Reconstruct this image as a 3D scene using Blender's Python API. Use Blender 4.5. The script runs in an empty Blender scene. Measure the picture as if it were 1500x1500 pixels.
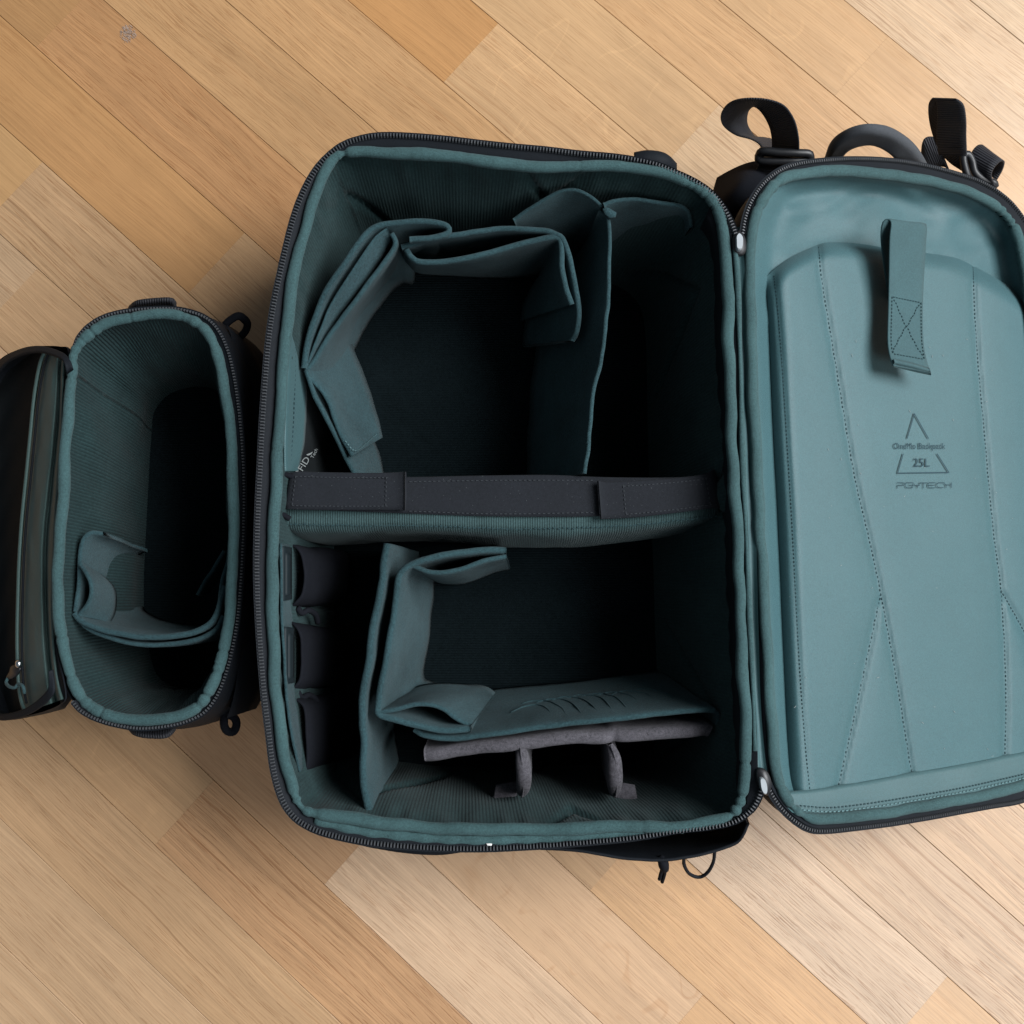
import bpy, math, random
from mathutils import Vector, Matrix, noise
random.seed(7)
sc = bpy.context.scene
COL = sc.collection
R = math.radians

# ------------------------------------------------------------------ camera
H = 0.84                        # camera height above the floor (m)
FPX, C0 = 1500.0, 750.0         # focal length / centre in the photograph's pixels
ROT = Matrix.Rotation(R(1.3218), 3, 'Y') @ Matrix.Rotation(R(4.6901), 3, 'X')
cam_d = bpy.data.cameras.new('camera')
cam_d.sensor_width = 36.0
cam_d.lens = 36.0
cam_d.clip_start, cam_d.clip_end = 0.01, 50
cam = bpy.data.objects.new('camera', cam_d)
cam.matrix_world = Matrix.Translation((0, 0, H)) @ ROT.to_4x4()
COL.objects.link(cam)
sc.camera = cam

# ------------------------------------------------------------------ light
w = bpy.data.worlds.new('World'); sc.world = w; w.use_nodes = True
bg = w.node_tree.nodes['Background']
bg.inputs[0].default_value = (0.80, 0.90, 1.0, 1)
bg.inputs[1].default_value = 0.16

def area(name, loc, target, sx, sy, power, col):
    d = bpy.data.lights.new(name, 'AREA'); d.shape = 'RECTANGLE'
    d.size, d.size_y, d.energy, d.color = sx, sy, power, col
    o = bpy.data.objects.new(name, d); COL.objects.link(o)
    o.location = loc
    o.rotation_euler = (Vector(target) - Vector(loc)).to_track_quat('-Z', 'Y').to_euler()
    return o
area('window_light', (2.35, 0.70, 2.75), (0, 0, 0.05), 1.9, 1.9, 255, (0.97, 0.985, 1.0))
area('second_window_light', (1.35, -1.45, 2.3), (0.25, -0.3, 0), 1.0, 1.2, 31, (0.95, 0.97, 1.0))

sc.view_settings.view_transform = 'Standard'
sc.view_settings.look = 'None'
sc.view_settings.exposure = 0.0
sc.view_settings.gamma = 1.0
sc.render.film_transparent = False

# ------------------------------------------------------------------ helpers
CAMP = Vector((0, 0, H))
def ray(x, y):
    return (ROT @ Vector(((x - C0) / FPX, -(y - C0) / FPX, -1.0)))
def P(x, y, z=0.0):
    d = ray(x, y)
    return CAMP + d * ((z - H) / d.z)
def PW(pts, z=None):
    return [P(p[0], p[1], p[2] if len(p) > 2 else z) for p in pts]

def resample(pts, n, closed=False, sub=14):
    """Catmull-Rom through pts, n points evenly spaced along the length"""
    pts = [Vector(p) for p in pts]
    m = len(pts); dense = []
    if m == 2 and not closed:
        return [pts[0].lerp(pts[1], i / (n - 1)) for i in range(n)]
    segs = m if closed else m - 1
    for i in range(segs):
        if closed:
            a, b, c, d = pts[(i - 1) % m], pts[i], pts[(i + 1) % m], pts[(i + 2) % m]
        else:
            b, c = pts[i], pts[i + 1]
            a = pts[i - 1] if i else b + (b - c)
            d = pts[i + 2] if i + 2 < m else c + (c - b)
        # centripetal-ish: plain uniform with reduced tension
        for k in range(sub):
            t = k / sub
            dense.append(0.5 * ((2 * b) + (c - a) * t + (2 * a - 5 * b + 4 * c - d) * t * t + (3 * b - a - 3 * c + d) * t ** 3))
    dense.append(pts[0].copy() if closed else pts[-1].copy())
    L = [0.0]
    for i in range(1, len(dense)):
        L.append(L[-1] + (dense[i] - dense[i - 1]).length)
    out, j = [], 0
    cnt = n if closed else n - 1
    for i in range(n):
        s = L[-1] * i / cnt
        while j < len(L) - 2 and L[j + 1] < s: j += 1
        f = (s - L[j]) / max(1e-9, L[j + 1] - L[j])
        out.append(dense[j].lerp(dense[j + 1], min(1, f)))
    return out
def length(pts, closed=False):
    s = sum((pts[i + 1] - pts[i]).length for i in range(len(pts) - 1))
    return s + ((pts[0] - pts[-1]).length if closed else 0)
def tangents(pts, closed=False):
    n = len(pts); T = []
    for i in range(n):
        a = pts[(i - 1) % n] if (closed or i) else pts[i]
        b = pts[(i + 1) % n] if (closed or i < n - 1) else pts[i]
        T.append((b - a).normalized())
    return T
def smooth(x):
    x = max(0.0, min(1.0, x)); return x * x * (3 - 2 * x)

ROOTS = []
def thing(name, label, cat, loc=(0, 0, 0), group=None):
    o = bpy.data.objects.new(name, None); COL.objects.link(o)
    o.empty_display_size = 0.02
    o.location = loc; o['label'] = label; o['category'] = cat
    if group: o['group'] = group
    bpy.context.view_layer.update()
    return o
def link(name, me, mat, parent=None, kind=None, label=None):
    o = bpy.data.objects.new(name, me); COL.objects.link(o)
    if mat is not None and not me.materials: me.materials.append(mat)
    if parent is not None:
        o.parent = parent
        base = parent
        off = Vector((0, 0, 0))
        while base is not None:
            off += Vector(base.location); base = base.parent
        o.location = -off
    if kind: o['kind'] = kind
    if label: o['label'] = label
    return o
def mesh(name, verts, faces, uvs=None, smooth_on=True):
    me = bpy.data.meshes.new(name)
    me.from_pydata([tuple(v) for v in verts], [], faces)
    if uvs is not None:
        l = me.uv_layers.new(name='UVMap')
        for lp in me.loops: l.data[lp.index].uv = uvs[lp.vertex_index]
    me.polygons.foreach_set('use_smooth', [smooth_on] * len(me.polygons))
    me.update()
    return me
class MB:
    """collects pieces that end up in one mesh"""
    def __init__(s): s.v, s.f, s.uv = [], [], []
    def add(s, v, f, uv=None):
        o = len(s.v); s.v += [Vector(q) for q in v]
        s.f += [tuple(i + o for i in q) for q in f]
        s.uv += list(uv) if uv else [(0, 0)] * len(v)
    def build(s, name, mat, parent=None, smooth_on=True, kind=None, label=None):
        return link(name, mesh(name, s.v, s.f, s.uv, smooth_on), mat, parent, kind, label)
def gridvf(rows, closed_u=False):
    """rows[v][u]"""
    nv, nu = len(rows), len(rows[0]); V, F, UV = [], [], []
    for j, r in enumerate(rows):
        s = 0.0
        for i, p in enumerate(r):
            if i: s += (rows[0][i] - rows[0][i - 1]).length
            t = sum((rows[q + 1][i] - rows[q][i]).length for q in range(j)) if j else 0.0
            V.append(p); UV.append((s, t))
    for j in range(nv - 1):
        for i in range(nu if closed_u else nu - 1):
            a = j * nu + i; b = j * nu + (i + 1) % nu
            F.append((a, b, b + nu, a + nu))
    return V, F, UV
def tubevf(path, rad, seg=8, closed=False, up=None, sq=1.0):
    """tube along world points; rad number or function(i/n); sq squashes across 'up'"""
    n = len(path); T = tangents(path, closed); V, F, UV = [], [], []
    upv = Vector(up) if up is not None else None
    prev = None; s = 0
    for i, p in enumerate(path):
        t = T[i]
        u = upv if upv is not None else (prev if prev is not None else (Vector((0, 0, 1)) if abs(t.z) < .9 else Vector((1, 0, 0))))
        side = t.cross(u)
        if side.length < 1e-6: side = t.cross(Vector((1, 0.1, 0)))
        side.normalize(); nn = side.cross(t).normalized(); prev = nn
        r = rad(i / n) if callable(rad) else rad
        if i: s += (p - path[i - 1]).length
        for k in range(seg):
            a = 2 * math.pi * k / seg
            V.append(p + side * (math.cos(a) * r) + nn * (math.sin(a) * r * sq)); UV.append((s, k / seg * .02))
    for i in range(n if closed else n - 1):
        for k in range(seg):
            a = i * seg + k; b = i * seg + (k + 1) % seg
            c = ((i + 1) % n) * seg
            F.append((a, b, c + (k + 1) % seg, c + k))
    if not closed:
        F.append(tuple(range(seg))[::-1]); F.append(tuple((n - 1) * seg + k for k in range(seg)))
    return V, F, UV
def tube(name, path, rad, mat, parent, seg=8, closed=False, up=None, sq=1.0, label=None):
    m = MB(); m.add(*tubevf(path, rad, seg, closed, up, sq)); return m.build(name, mat, parent, label=label)
def sheetvf(top, bot, th0, n=40, m=9, wob=0.0006, wf=28.0, seed=0.0, bulge=0.0, lens=0.0):
    """a soft sheet of thickness th between two world curves, with a rounded top edge and closed ends"""
    A = resample(top, n); B = resample(bot, n)
    TA = tangents(A); V, F, UV = [], [], []
    cs = 3
    loop = []                                   # (v along height 0..1, side offset -1..1, lift)
    for k in range(m): loop.append((1 - k / (m - 1), 1.0, 0.0))
    for k in range(1, cs + 1):
        a = math.pi * k / (cs + 1); loop.append((0.0, math.cos(a), math.sin(a)))
    for k in range(m): loop.append((k / (m - 1), -1.0, 0.0))
    nl = len(loop); s = 0
    for i in range(n):
        th = th0 * (1 - lens + lens * abs(math.sin(math.pi * i / (n - 1))) ** .6)
        d = B[i] - A[i]; dl = d.length; dn = d / max(dl, 1e-9)
        N = TA[i].cross(dn)
        N = N.normalized() if N.length > 1e-6 else Vector((1, 0, 0))
        if i: s += (A[i] - A[i - 1]).length
        for (v, sd, lift) in loop:
            p = A[i] + d * v - dn * (lift * th * .5)
            q = p * wf
            off = noise.noise(q + Vector((seed, seed * 1.7, 0))) * wob * 2 + noise.noise(q * 3.1 + Vector((seed, 5, 2))) * wob * .6
            off += bulge * math.sin(math.pi * min(1, v)) * math.sin(math.pi * i / (n - 1))
            V.append(p + N * (sd * th * .5 + off)); UV.append((s, v * dl + lift * .001))
    for i in range(n - 1):
        for k in range(nl):
            a = i * nl + k; b = i * nl + (k + 1) % nl
            F.append((a, b, b + nl, a + nl))
    F.append(tuple(range(nl))); F.append(tuple((n - 1) * nl + k for k in range(nl))[::-1])
    return V, F, UV
def sheet(name, top, bot, th, mat, parent, label=None, **kw):
    m = MB(); m.add(*sheetvf(top, bot, th, **kw)); return m.build(name, mat, parent, label=label)
def boxvf(c, ax, ay, az):
    V = [c + ax * x + ay * y + az * z for z in (-1, 1) for y in (-1, 1) for x in (-1, 1)]
    F = [(0, 2, 3, 1), (4, 5, 7, 6), (0, 1, 5, 4), (2, 6, 7, 3), (0, 4, 6, 2), (1, 3, 7, 5)]
    return V, F
def polyslab(m, pts, nrm, th, bev=0.25):
    """flat-ish plate with a bevelled rim from a closed outline (world points)"""
    n = len(pts); c = sum(pts, Vector()) / n; nrm = nrm.normalized()
    r0 = [p - nrm * th * .5 for p in pts]
    r1 = [p + nrm * th * (.5 - bev) for p in pts]
    r2 = [p.lerp(c, min(.12, th * bev / max(1e-6, (p - c).length))) + nrm * th * .5 for p in pts]
    V = r0 + r1 + r2; F = []
    for a in (0, n):
        for i in range(n):
            j = (i + 1) % n; F.append((a + i, a + j, a + n + j, a + n + i))
    F.append(tuple(range(n))[::-1]); F.append(tuple(2 * n + i for i in range(n)))
    m.add(V, F)
def teeth(path, closed, pitch, wid, lng, hgt, out, rows=1):
    """small zip teeth along a world curve; out(i) gives the across direction"""
    m = MB(); L = length(path, closed); n = int(L / pitch)
    pts = resample(path, n, closed); T = tangents(pts, closed)
    for i, p in enumerate(pts):
        t = T[i]; o = (out - t * out.dot(t)).normalized() if isinstance(out, Vector) else None
        up = Vector((0, 0, 1)) if o is None else out
        side = t.cross(up).normalized(); nn = side.cross(t).normalized()
        V, F = boxvf(p, t * wid * .5, side * lng * .5, nn * hgt * .5)
        # pinch the top so each tooth is a small ridge
        cs = sum((V[k] for k in (4, 5, 6, 7)), Vector()) / 4
        for k in (4, 5, 6, 7): V[k] = V[k].lerp(cs, .35)
        m.add(V, F)
    return m
def stitches(path, dash, gap, r, nrm, jitter=0.0):
    m = MB(); L = length(path); n = max(2, int(L / (dash + gap)))
    pts = resample(path, n * 4)
    for i in range(n):
        a, b = pts[min(i * 4, len(pts) - 1)], pts[min(i * 4 + 2, len(pts) - 1)]
        d = b - a
        if d.length < 1e-6: continue
        t = d.normalized(); side = t.cross(nrm).normalized()
        V, F = boxvf((a + b) / 2 + side * random.uniform(-jitter, jitter), d * .5, side * r, nrm * r)
        m.add(V, F)
    return m
def seg_dist(px, py, pl):
    best = 1e9
    for i in range(len(pl) - 1):
        ax, ay = pl[i][0], pl[i][1]; bx, by = pl[i + 1][0], pl[i + 1][1]
        dx, dy = bx - ax, by - ay; l2 = dx * dx + dy * dy
        t = 0 if l2 == 0 else max(0, min(1, ((px - ax) * dx + (py - ay) * dy) / l2))
        d = (px - ax - t * dx) ** 2 + (py - ay - t * dy) ** 2
        if d < best: best = d
    return math.sqrt(best)
def inside(px, py, poly):
    c = False; n = len(poly); j = n - 1
    for i in range(n):
        xi, yi = poly[i][0], poly[i][1]; xj, yj = poly[j][0], poly[j][1]
        if (yi > py) != (yj > py) and px < (xj - xi) * (py - yi) / (yj - yi) + xi: c = not c
        j = i
    return c

# ------------------------------------------------------------------ materials
class NT:
    def __init__(s, name):
        s.m = bpy.data.materials.new(name); s.m.use_nodes = True
        s.t = s.m.node_tree; s.b = s.t.nodes['Principled BSDF']
    def n(s, typ, **kw):
        nd = s.t.nodes.new(typ)
        for k, v in kw.items(): setattr(nd, k, v)
        return nd
    def l(s, a, b): s.t.links.new(a, b)
    def math(s, op, a, b=None, clamp=False):
        nd = s.n('ShaderNodeMath', operation=op); nd.use_clamp = clamp
        for i, v in enumerate((a, b)):
            if v is None: continue
            if isinstance(v, (int, float)): nd.inputs[i].default_value = v
            else: s.l(v, nd.inputs[i])
        return nd.outputs[0]
    def mix(s, fac, a, b, typ='MIX'):
        nd = s.n('ShaderNodeMix', data_type='RGBA', blend_type=typ)
        for sock, v in ((nd.inputs[0], fac), (nd.inputs[6], a), (nd.inputs[7], b)):
            if isinstance(v, (int, float)): sock.default_value = v
            elif isinstance(v, tuple): sock.default_value = v if len(v) == 4 else (*v, 1)
            else: s.l(v, sock)
        return nd.outputs[2]
    def noise(s, vec, scale, detail=2, rough=.5, dist=0.0):
        nd = s.n('ShaderNodeTexNoise'); nd.inputs['Scale'].default_value = scale
        nd.inputs['Detail'].default_value = detail; nd.inputs['Roughness'].default_value = rough
        nd.inputs['Distortion'].default_value = dist
        s.l(vec, nd.inputs['Vector']); return nd.outputs['Fac']
    def ramp(s, fac, lo, hi):
        nd = s.n('ShaderNodeMapRange'); nd.inputs['From Min'].default_value = lo; nd.inputs['From Max'].default_value = hi
        nd.interpolation_type = 'SMOOTHSTEP'
        s.l(fac, nd.inputs['Value']); return nd.outputs['Result']
    def mapping(s, vec, scale):
        nd = s.n('ShaderNodeMapping'); nd.inputs['Scale'].default_value = scale
        s.l(vec, nd.inputs['Vector']); return nd.outputs['Vector']
    def bump(s, h, strength, dist=0.001):
        nd = s.n('ShaderNodeBump'); nd.inputs['Strength'].default_value = strength
        nd.inputs['Distance'].default_value = dist; s.l(h, nd.inputs['Height'])
        s.l(nd.outputs['Normal'], s.b.inputs['Normal']); return nd

def fabric(name, col, rough=.9, sheen=.0, mott=.18, nscale=260, bump=.35, rib=0.0, rib_scale=0.0, rib_axis='X', weave=False, spec=.3, fleck=0.0, ribcol=0.0, bigm=1.2):
    t = NT(name); tc = t.n('ShaderNodeTexCoord')
    ob = tc.outputs['Object']
    big = t.noise(ob, 22, 3, .6); fine = t.noise(ob, nscale, 3, .7); vfine = t.noise(ob, nscale * 4, 2, .8)
    f = t.math('ADD', t.math('MULTIPLY', t.math('SUBTRACT', fine, .5), mott * 2), t.math('MULTIPLY', t.math('SUBTRACT', big, .5), mott * bigm))
    f = t.math('ADD', f, t.math('MULTIPLY', t.math('SUBTRACT', vfine, .5), mott * 1.6))
    br = t.math('ADD', f, 1.0)
    c = t.mix(1.0, (*col, 1), br, 'MULTIPLY')
    h = t.math('ADD', t.math('MULTIPLY', fine, .5), t.math('MULTIPLY', vfine, .5))
    if rib:
        wv = t.n('ShaderNodeTexWave', wave_type='BANDS', bands_direction=rib_axis, wave_profile='SIN')
        wv.inputs['Scale'].default_value = rib_scale; wv.inputs['Distortion'].default_value = 0.6
        wv.inputs['Detail'].default_value = 1; wv.inputs['Detail Scale'].default_value = 2
        t.l(tc.outputs['UV'], wv.inputs['Vector'])
        h = t.math('ADD', t.math('MULTIPLY', h, .35), t.math('MULTIPLY', wv.outputs['Fac'], rib))
        if ribcol: c = t.mix(1.0, c, t.math('ADD', t.math('MULTIPLY', wv.outputs['Fac'], ribcol), 1 - ribcol / 2), 'MULTIPLY')
    if fleck:
        fl = t.ramp(t.noise(ob, 900, 0), .80, .84)
        c = t.mix(t.math('MULTIPLY', fl, fleck), c, (.35, .4, .4, 1))
    t.l(c, t.b.inputs['Base Color'])
    t.b.inputs['Roughness'].default_value = rough
    t.b.inputs['Specular IOR Level'].default_value = spec
    t.b.inputs['Sheen Weight'].default_value = sheen
    t.b.inputs['Sheen Roughness'].default_value = .5
    t.bump(h, bump, .0012)
    return t.m
TEAL = (.025, .055, .063)
M = {}
M['felt'] = fabric('teal_felt', TEAL, .98, .05, .8, 650, .8, spec=.08)
M['rim'] = fabric('teal_binding_cloth', (.036, .076, .080), .85, .05, .6, 700, .6, spec=.15)
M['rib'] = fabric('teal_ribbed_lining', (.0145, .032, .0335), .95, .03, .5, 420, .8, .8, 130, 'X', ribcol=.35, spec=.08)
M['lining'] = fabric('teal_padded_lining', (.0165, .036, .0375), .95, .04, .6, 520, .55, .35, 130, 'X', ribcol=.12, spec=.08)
M['ribfine'] = fabric('teal_ribbed_pad_cloth', (.026, .053, .055), .95, .05, .6, 700, .5, .7, 190, 'X')
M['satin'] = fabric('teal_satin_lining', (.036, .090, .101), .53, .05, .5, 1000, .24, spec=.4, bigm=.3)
M['twill'] = fabric('teal_twill', (.034, .084, .092), .55, .05, .4, 900, .3, .5, 420, 'DIAGONAL', spec=.45, bigm=.3)
M['elastic'] = fabric('teal_elastic', (.032, .074, .082), .75, .05, .4, 800, .35, .3, 500, 'X')
M['darkgreen'] = fabric('dark_green_nylon', (.046, .085, .080), .6, .03, .12, 400, .2, spec=.4)
M['floorcloth'] = fabric('shade_darkened_base_cloth', (.0045, .008, .0095), .95, .0, .5, 420, .6, .8, 160, 'Y', spec=.04)  # near-black colour also holds the deep shade at the bag bottoms
M['black'] = fabric('black_nylon', (.006, .008, .011), .7, .0, .25, 300, .25, spec=.14)
M['blacksoft'] = fabric('black_soft_cloth', (.007, .008, .011), .9, .0, .3, 400, .35, spec=.08)
M['webbing'] = fabric('black_webbing', (.011, .012, .016), .65, .02, .3, 500, .6, .8, 170, 'X', spec=.3, ribcol=.5)
M['webbing2'] = fabric('charcoal_webbing', (.010, .012, .016), .85, .02, .4, 600, .35, .6, 520, 'X', fleck=.10, spec=.2, ribcol=.3)
M['charcoal'] = fabric('charcoal_padded_cloth', (.045, .050, .057), .85, .06, .25, 600, .4)
M['suede'] = fabric('grey_suede', (.078, .075, .086), .98, .05, .9, 500, .9, spec=.1)
M['mesh'] = fabric('black_mesh_cloth', (.006, .008, .009), .85, .0, .2, 700, .4, spec=.15)
def plain(name, col, rough=.4, metal=0.0, spec=.5):
    t = NT(name); tc = t.n('ShaderNodeTexCoord')
    nz = t.noise(tc.outputs['Object'], 180, 3)
    c = t.mix(1.0, (*col, 1), t.math('ADD', t.math('MULTIPLY', t.math('SUBTRACT', nz, .5), .25), 1.0), 'MULTIPLY')
    t.l(c, t.b.inputs['Base Color']); t.b.inputs['Metallic'].default_value = metal
    t.l(t.math('ADD', t.math('MULTIPLY', nz, .15), rough - .07), t.b.inputs['Roughness'])
    t.b.inputs['Specular IOR Level'].default_value = spec
    return t.m
M['plastic'] = plain('black_plastic', (.010, .011, .013), .42, 0, .4)
M['cardplastic'] = plain('dark_card_plastic', (.010, .016, .019), .6, 0, .2)
M['tooth'] = plain('zip_tooth_nylon', (.070, .075, .082), .38, .3, .6)
M['slider'] = plain('pale_zip_slider_metal', (.27, .30, .32), .45, .2)
M['nickel'] = plain('nickel_knob', (.6, .62, .63), .2, 1.0)
M['thread'] = plain('dark_teal_thread', (.018, .040, .046), .9, 0, .2)
M['threadlt'] = plain('pale_teal_thread', (.09, .16, .17), .9, 0, .2)
M['threadbk'] = plain('charcoal_thread', (.026, .030, .035), .9, 0, .2)
M['print'] = plain('grey_blue_ink', (.024, .046, .058), .9, 0, .15)
M['labelprint'] = plain('pale_label_ink', (.20, .22, .22), .8)
M['whitebit'] = plain('white_scrap', (.8, .8, .78), .6)

# oak
def oak(name, fleckmode=0):
    t = NT(name); tc = t.n('ShaderNodeTexCoord'); oi = t.n('ShaderNodeObjectInfo')
    comb = t.n('ShaderNodeCombineXYZ')
    t.l(t.math('MULTIPLY', oi.outputs['Random'], 37.0), comb.inputs[0])
    t.l(t.math('MULTIPLY', oi.outputs['Random'], 91.0), comb.inputs[1])
    va = t.n('ShaderNodeVectorMath', operation='ADD'); t.l(tc.outputs['Object'], va.inputs[0]); t.l(comb.outputs[0], va.inputs[1])
    v = va.outputs[0]
    # gentle waviness of the grain
    wx = t.n('ShaderNodeTexNoise'); wx.inputs['Scale'].default_value = 1.0; wx.inputs['Detail'].default_value = 2
    t.l(t.mapping(v, (5, 16, 1)), wx.inputs['Vector'])
    sub = t.math('MULTIPLY', t.math('SUBTRACT', wx.outputs['Fac'], .5), .016)
    cy = t.n('ShaderNodeCombineXYZ'); t.l(sub, cy.inputs[1])
    vb = t.n('ShaderNodeVectorMath', operation='ADD'); t.l(v, vb.inputs[0]); t.l(cy.outputs[0], vb.inputs[1])
    v2 = vb.outputs[0]
    fine = t.noise(t.mapping(v2, (6, 760, 1)), 1, 3, .7)
    mid = t.noise(t.mapping(v2, (4, 110, 1)), 1, 3, .6)
    broad = t.noise(t.mapping(v2, (2.2, 26, 1)), 1, 2, .5)
    mott = t.noise(v, 26, 4, .6)
    pores = t.noise(t.mapping(v2, (38, 1250, 1)), 1, 2, .6)
    dens = t.noise(t.mapping(v2, (3, 45, 1)), 1, 2, .5)
    st = oi.outputs['Alpha']
    val = t.math('MULTIPLY', t.math('SUBTRACT', fine, .5), .95)
    val = t.math('ADD', val, t.math('MULTIPLY', t.math('SUBTRACT', mid, .5), .34))
    val = t.math('MULTIPLY', val, t.math('ADD', t.math('MULTIPLY', st, .8), .45))
    val = t.math('ADD', val, t.math('MULTIPLY', t.math('SUBTRACT', broad, .5), .22))
    val = t.math('ADD', val, t.math('MULTIPLY', t.math('SUBTRACT', mott, .5), .18))
    base = t.mix(1.0, oi.outputs['Color'], t.math('ADD', val, 1.0), 'MULTIPLY')
    pm = t.ramp(t.math('ADD', pores, t.math('MULTIPLY', t.math('SUBTRACT', dens, .5), .25)), .55, .64)
    pm = t.math('MULTIPLY', pm, t.math('ADD', t.math('MULTIPLY', st, .75), .12), True)
    dark = t.mix(1.0, base, (.66, .56, .48, 1), 'MULTIPLY')
    c = t.mix(pm, base, dark)
    # long thin darker growth lines
    ring = t.noise(t.mapping(v2, (1.0, 250, 1)), 1, 2, .5)
    rm = t.ramp(ring, .60, .70)
    c = t.mix(t.math('MULTIPLY', rm, t.math('MULTIPLY', st, .8)), c, t.mix(1.0, base, (.66, .56, .48, 1), 'MULTIPLY'))
    if fleckmode:
        vf = t.mapping(v, (30, 11, 1) if fleckmode == 1 else (26, 16, 1))
        n1 = t.noise(vf, 1, 1, .4, .5)
        band = t.math('ABSOLUTE', t.math('SUBTRACT', n1, .52))
        fm = t.math('SUBTRACT', 1.0, t.ramp(band, .006, .022))
        msk = t.ramp(t.noise(t.mapping(v, (20, 34, 1)), 1, 1), .46, .58)
        fm = t.math('MULTIPLY', t.math('MULTIPLY', fm, msk), .32)
        tint = (1.22, 1.22, 1.2, 1) if fleckmode == 1 else (.74, .60, .46, 1)
        c = t.mix(fm, c, t.mix(1.0, base, tint, 'MULTIPLY'))
    t.l(c, t.b.inputs['Base Color'])
    rr = t.math('ADD', t.math('MULTIPLY', fine, .14), .34)
    t.l(rr, t.b.inputs['Roughness'])
    t.b.inputs['Specular IOR Level'].default_value = .45
    h = t.math('SUBTRACT', t.math('MULTIPLY', fine, .5), pm)
    t.bump(h, .22, .0006)
    return t.m
M['oak'] = oak('oak_wood'); M['oakray'] = oak('oak_wood_with_rays', 1); M['oakmark'] = oak('oak_wood_with_brown_marks', 2)
M['gap'] = plain('dark_floor_joint', (.030, .019, .013), .9)
M['smudge'] = plain('grey_smudge', (.31, .225, .175), .8)

# ------------------------------------------------------------------ floor
TH = R(41.9223)
DIR = Vector((math.cos(TH), -math.sin(TH), 0)); NOR = Vector((math.sin(TH), math.cos(TH), 0))
PWID = 0.08315 * H; POFF = 0.15903 * H
def srgb(r, g, b):
    return tuple(((c / 255) / 12.92 if c / 255 <= .04045 else ((c / 255 + .055) / 1.055) ** 2.4) for c in (r, g, b))
fl = link('floor', mesh('floor', [(-2, -2, -.012), (2, -2, -.012), (2, 2, -.012), (-2, 2, -.012)], [(0, 1, 2, 3)]), M['gap'])
fl['kind'] = 'structure'
def tpos(x, y): return P(x, y, 0).dot(DIR)
OAK0 = (206, 164, 116)
def tone(r, g, b, k=1.0):
    c = srgb(r, g, b); g = .3 * c[0] + .6 * c[1] + .1 * c[2]
    return tuple((g + (q - g) * 1.0) * k * f for q, f in zip(c, (1.0, .98, .985)))
# row: joints given as pixel on the joint line, then (colour, grain strength, kind) of each piece between them
G = {}
G[-9] = ([], [((216, 186, 150), .5, 0)])
G[-8] = ([], [((214, 184, 148), .6, 0)])
G[-7] = ([], [((214, 182, 145), .65, 0)])
G[-6] = ([(1266, 92)], [((208, 168, 122), .25, 1), ((208, 168, 122), .25, 0)])
G[-5] = ([], [((207, 165, 118), .6, 0)])
G[-4] = ([(1020, 190)], [((209, 170, 124), .35, 1), ((214, 180, 140), .7, 0)])
G[-3] = ([(690, 77)], [((200, 150, 96), .35, 0), ((210, 170, 124), .55, 1)])
G[-2] = ([], [((203, 160, 112), .75, 0)])
G[-1] = ([(1150, 700)], [((199, 157, 110), .65, 0), ((204, 174, 140), .8, 0)])
G[0] = ([(81, 40), (1000, 880)], [((188, 144, 96), .3, 0), ((190, 144, 98), .8, 0), ((204, 172, 138), .9, 0)])
G[1] = ([(336, 365)], [((194, 148, 98), .35, 0), ((194, 156, 114), .55, 0)])
G[2] = ([(33, 268), (1360, 1463)], [((202, 160, 110), .15, 0), ((192, 156, 116), .8, 0), ((212, 174, 132), .25, 0)])
G[3] = ([(30, 420), (872, 1296)], [((196, 164, 128), .7, 0), ((196, 160, 120), .5, 0), ((212, 170, 124), .6, 0)])
G[4] = ([(1019, 1470)], [((212, 176, 138), .35, 2), ((210, 168, 122), .5, 0)])
G[5] = ([(500, 1268)], [((196, 156, 116), .45, 0), ((216, 184, 150), .65, 0)])
G[6] = ([(254, 1208)], [((198, 160, 118), .35, 1), ((196, 154, 112), 1.0, 0)])
G[7] = ([], [((196, 160, 120), .65, 0)])
G[8] = ([], [((200, 166, 128), .5, 0)])
G[9] = ([], [((204, 170, 132), .4, 0)])
G[10] = ([], [((204, 170, 132), .5, 0)])
G[2][1][1] = ((194, 158, 118), .8, 0)
# the long plank of row 2 is seen twice (left end and, pale and strongly grained, lower right): joint under the bag
G[2] = ([(33, 268), (760, 900), (1360, 1463)], [((202, 160, 110), .15, 0), ((194, 158, 118), .8, 0), ((210, 182, 152), 1.0, 0), ((212, 174, 132), .25, 0)])
G[1] = ([(336, 365), (900, 860)], [((194, 148, 98), .35, 0), ((194, 156, 114), .55, 0), ((206, 176, 144), .95, 0)])
KF = 0.68
def plank(k, t0, t1, col, grain, kind):
    s0 = POFF - PWID * (k + 1); s1 = POFF - PWID * k
    g = .00017; cx, cs = (t0 + t1) / 2, (s0 + s1) / 2
    hx, hy = (t1 - t0) / 2 - .00001, (s1 - s0) / 2 - g
    b = .0003
    V = []
    for (dx, dy, z) in ((0, 0, -.011), (0, 0, -b), (b, b, 0)):
        for sx, sy in ((-1, -1), (1, -1), (1, 1), (-1, 1)):
            V.append((sx * (hx - dx * .1), sy * (hy - dy), z))
    F = [(8, 9, 10, 11)]
    for a in (0, 4):
        for i in range(4): F.append((a + i, a + (i + 1) % 4, a + 4 + (i + 1) % 4, a + 4 + i))
    me = mesh('plank', V, F, None, False)
    o = link('plank', me, (M['oak'], M['oakray'], M['oakmark'])[kind], fl)
    c = DIR * cx + NOR * cs
    o.location = (c.x, c.y, random.uniform(-.00015, .0001)); o.rotation_euler = (0, 0, -TH)
    lc = tone(*col, KF)
    o.color = (*lc, grain)
rp = random.Random(11)
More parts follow.
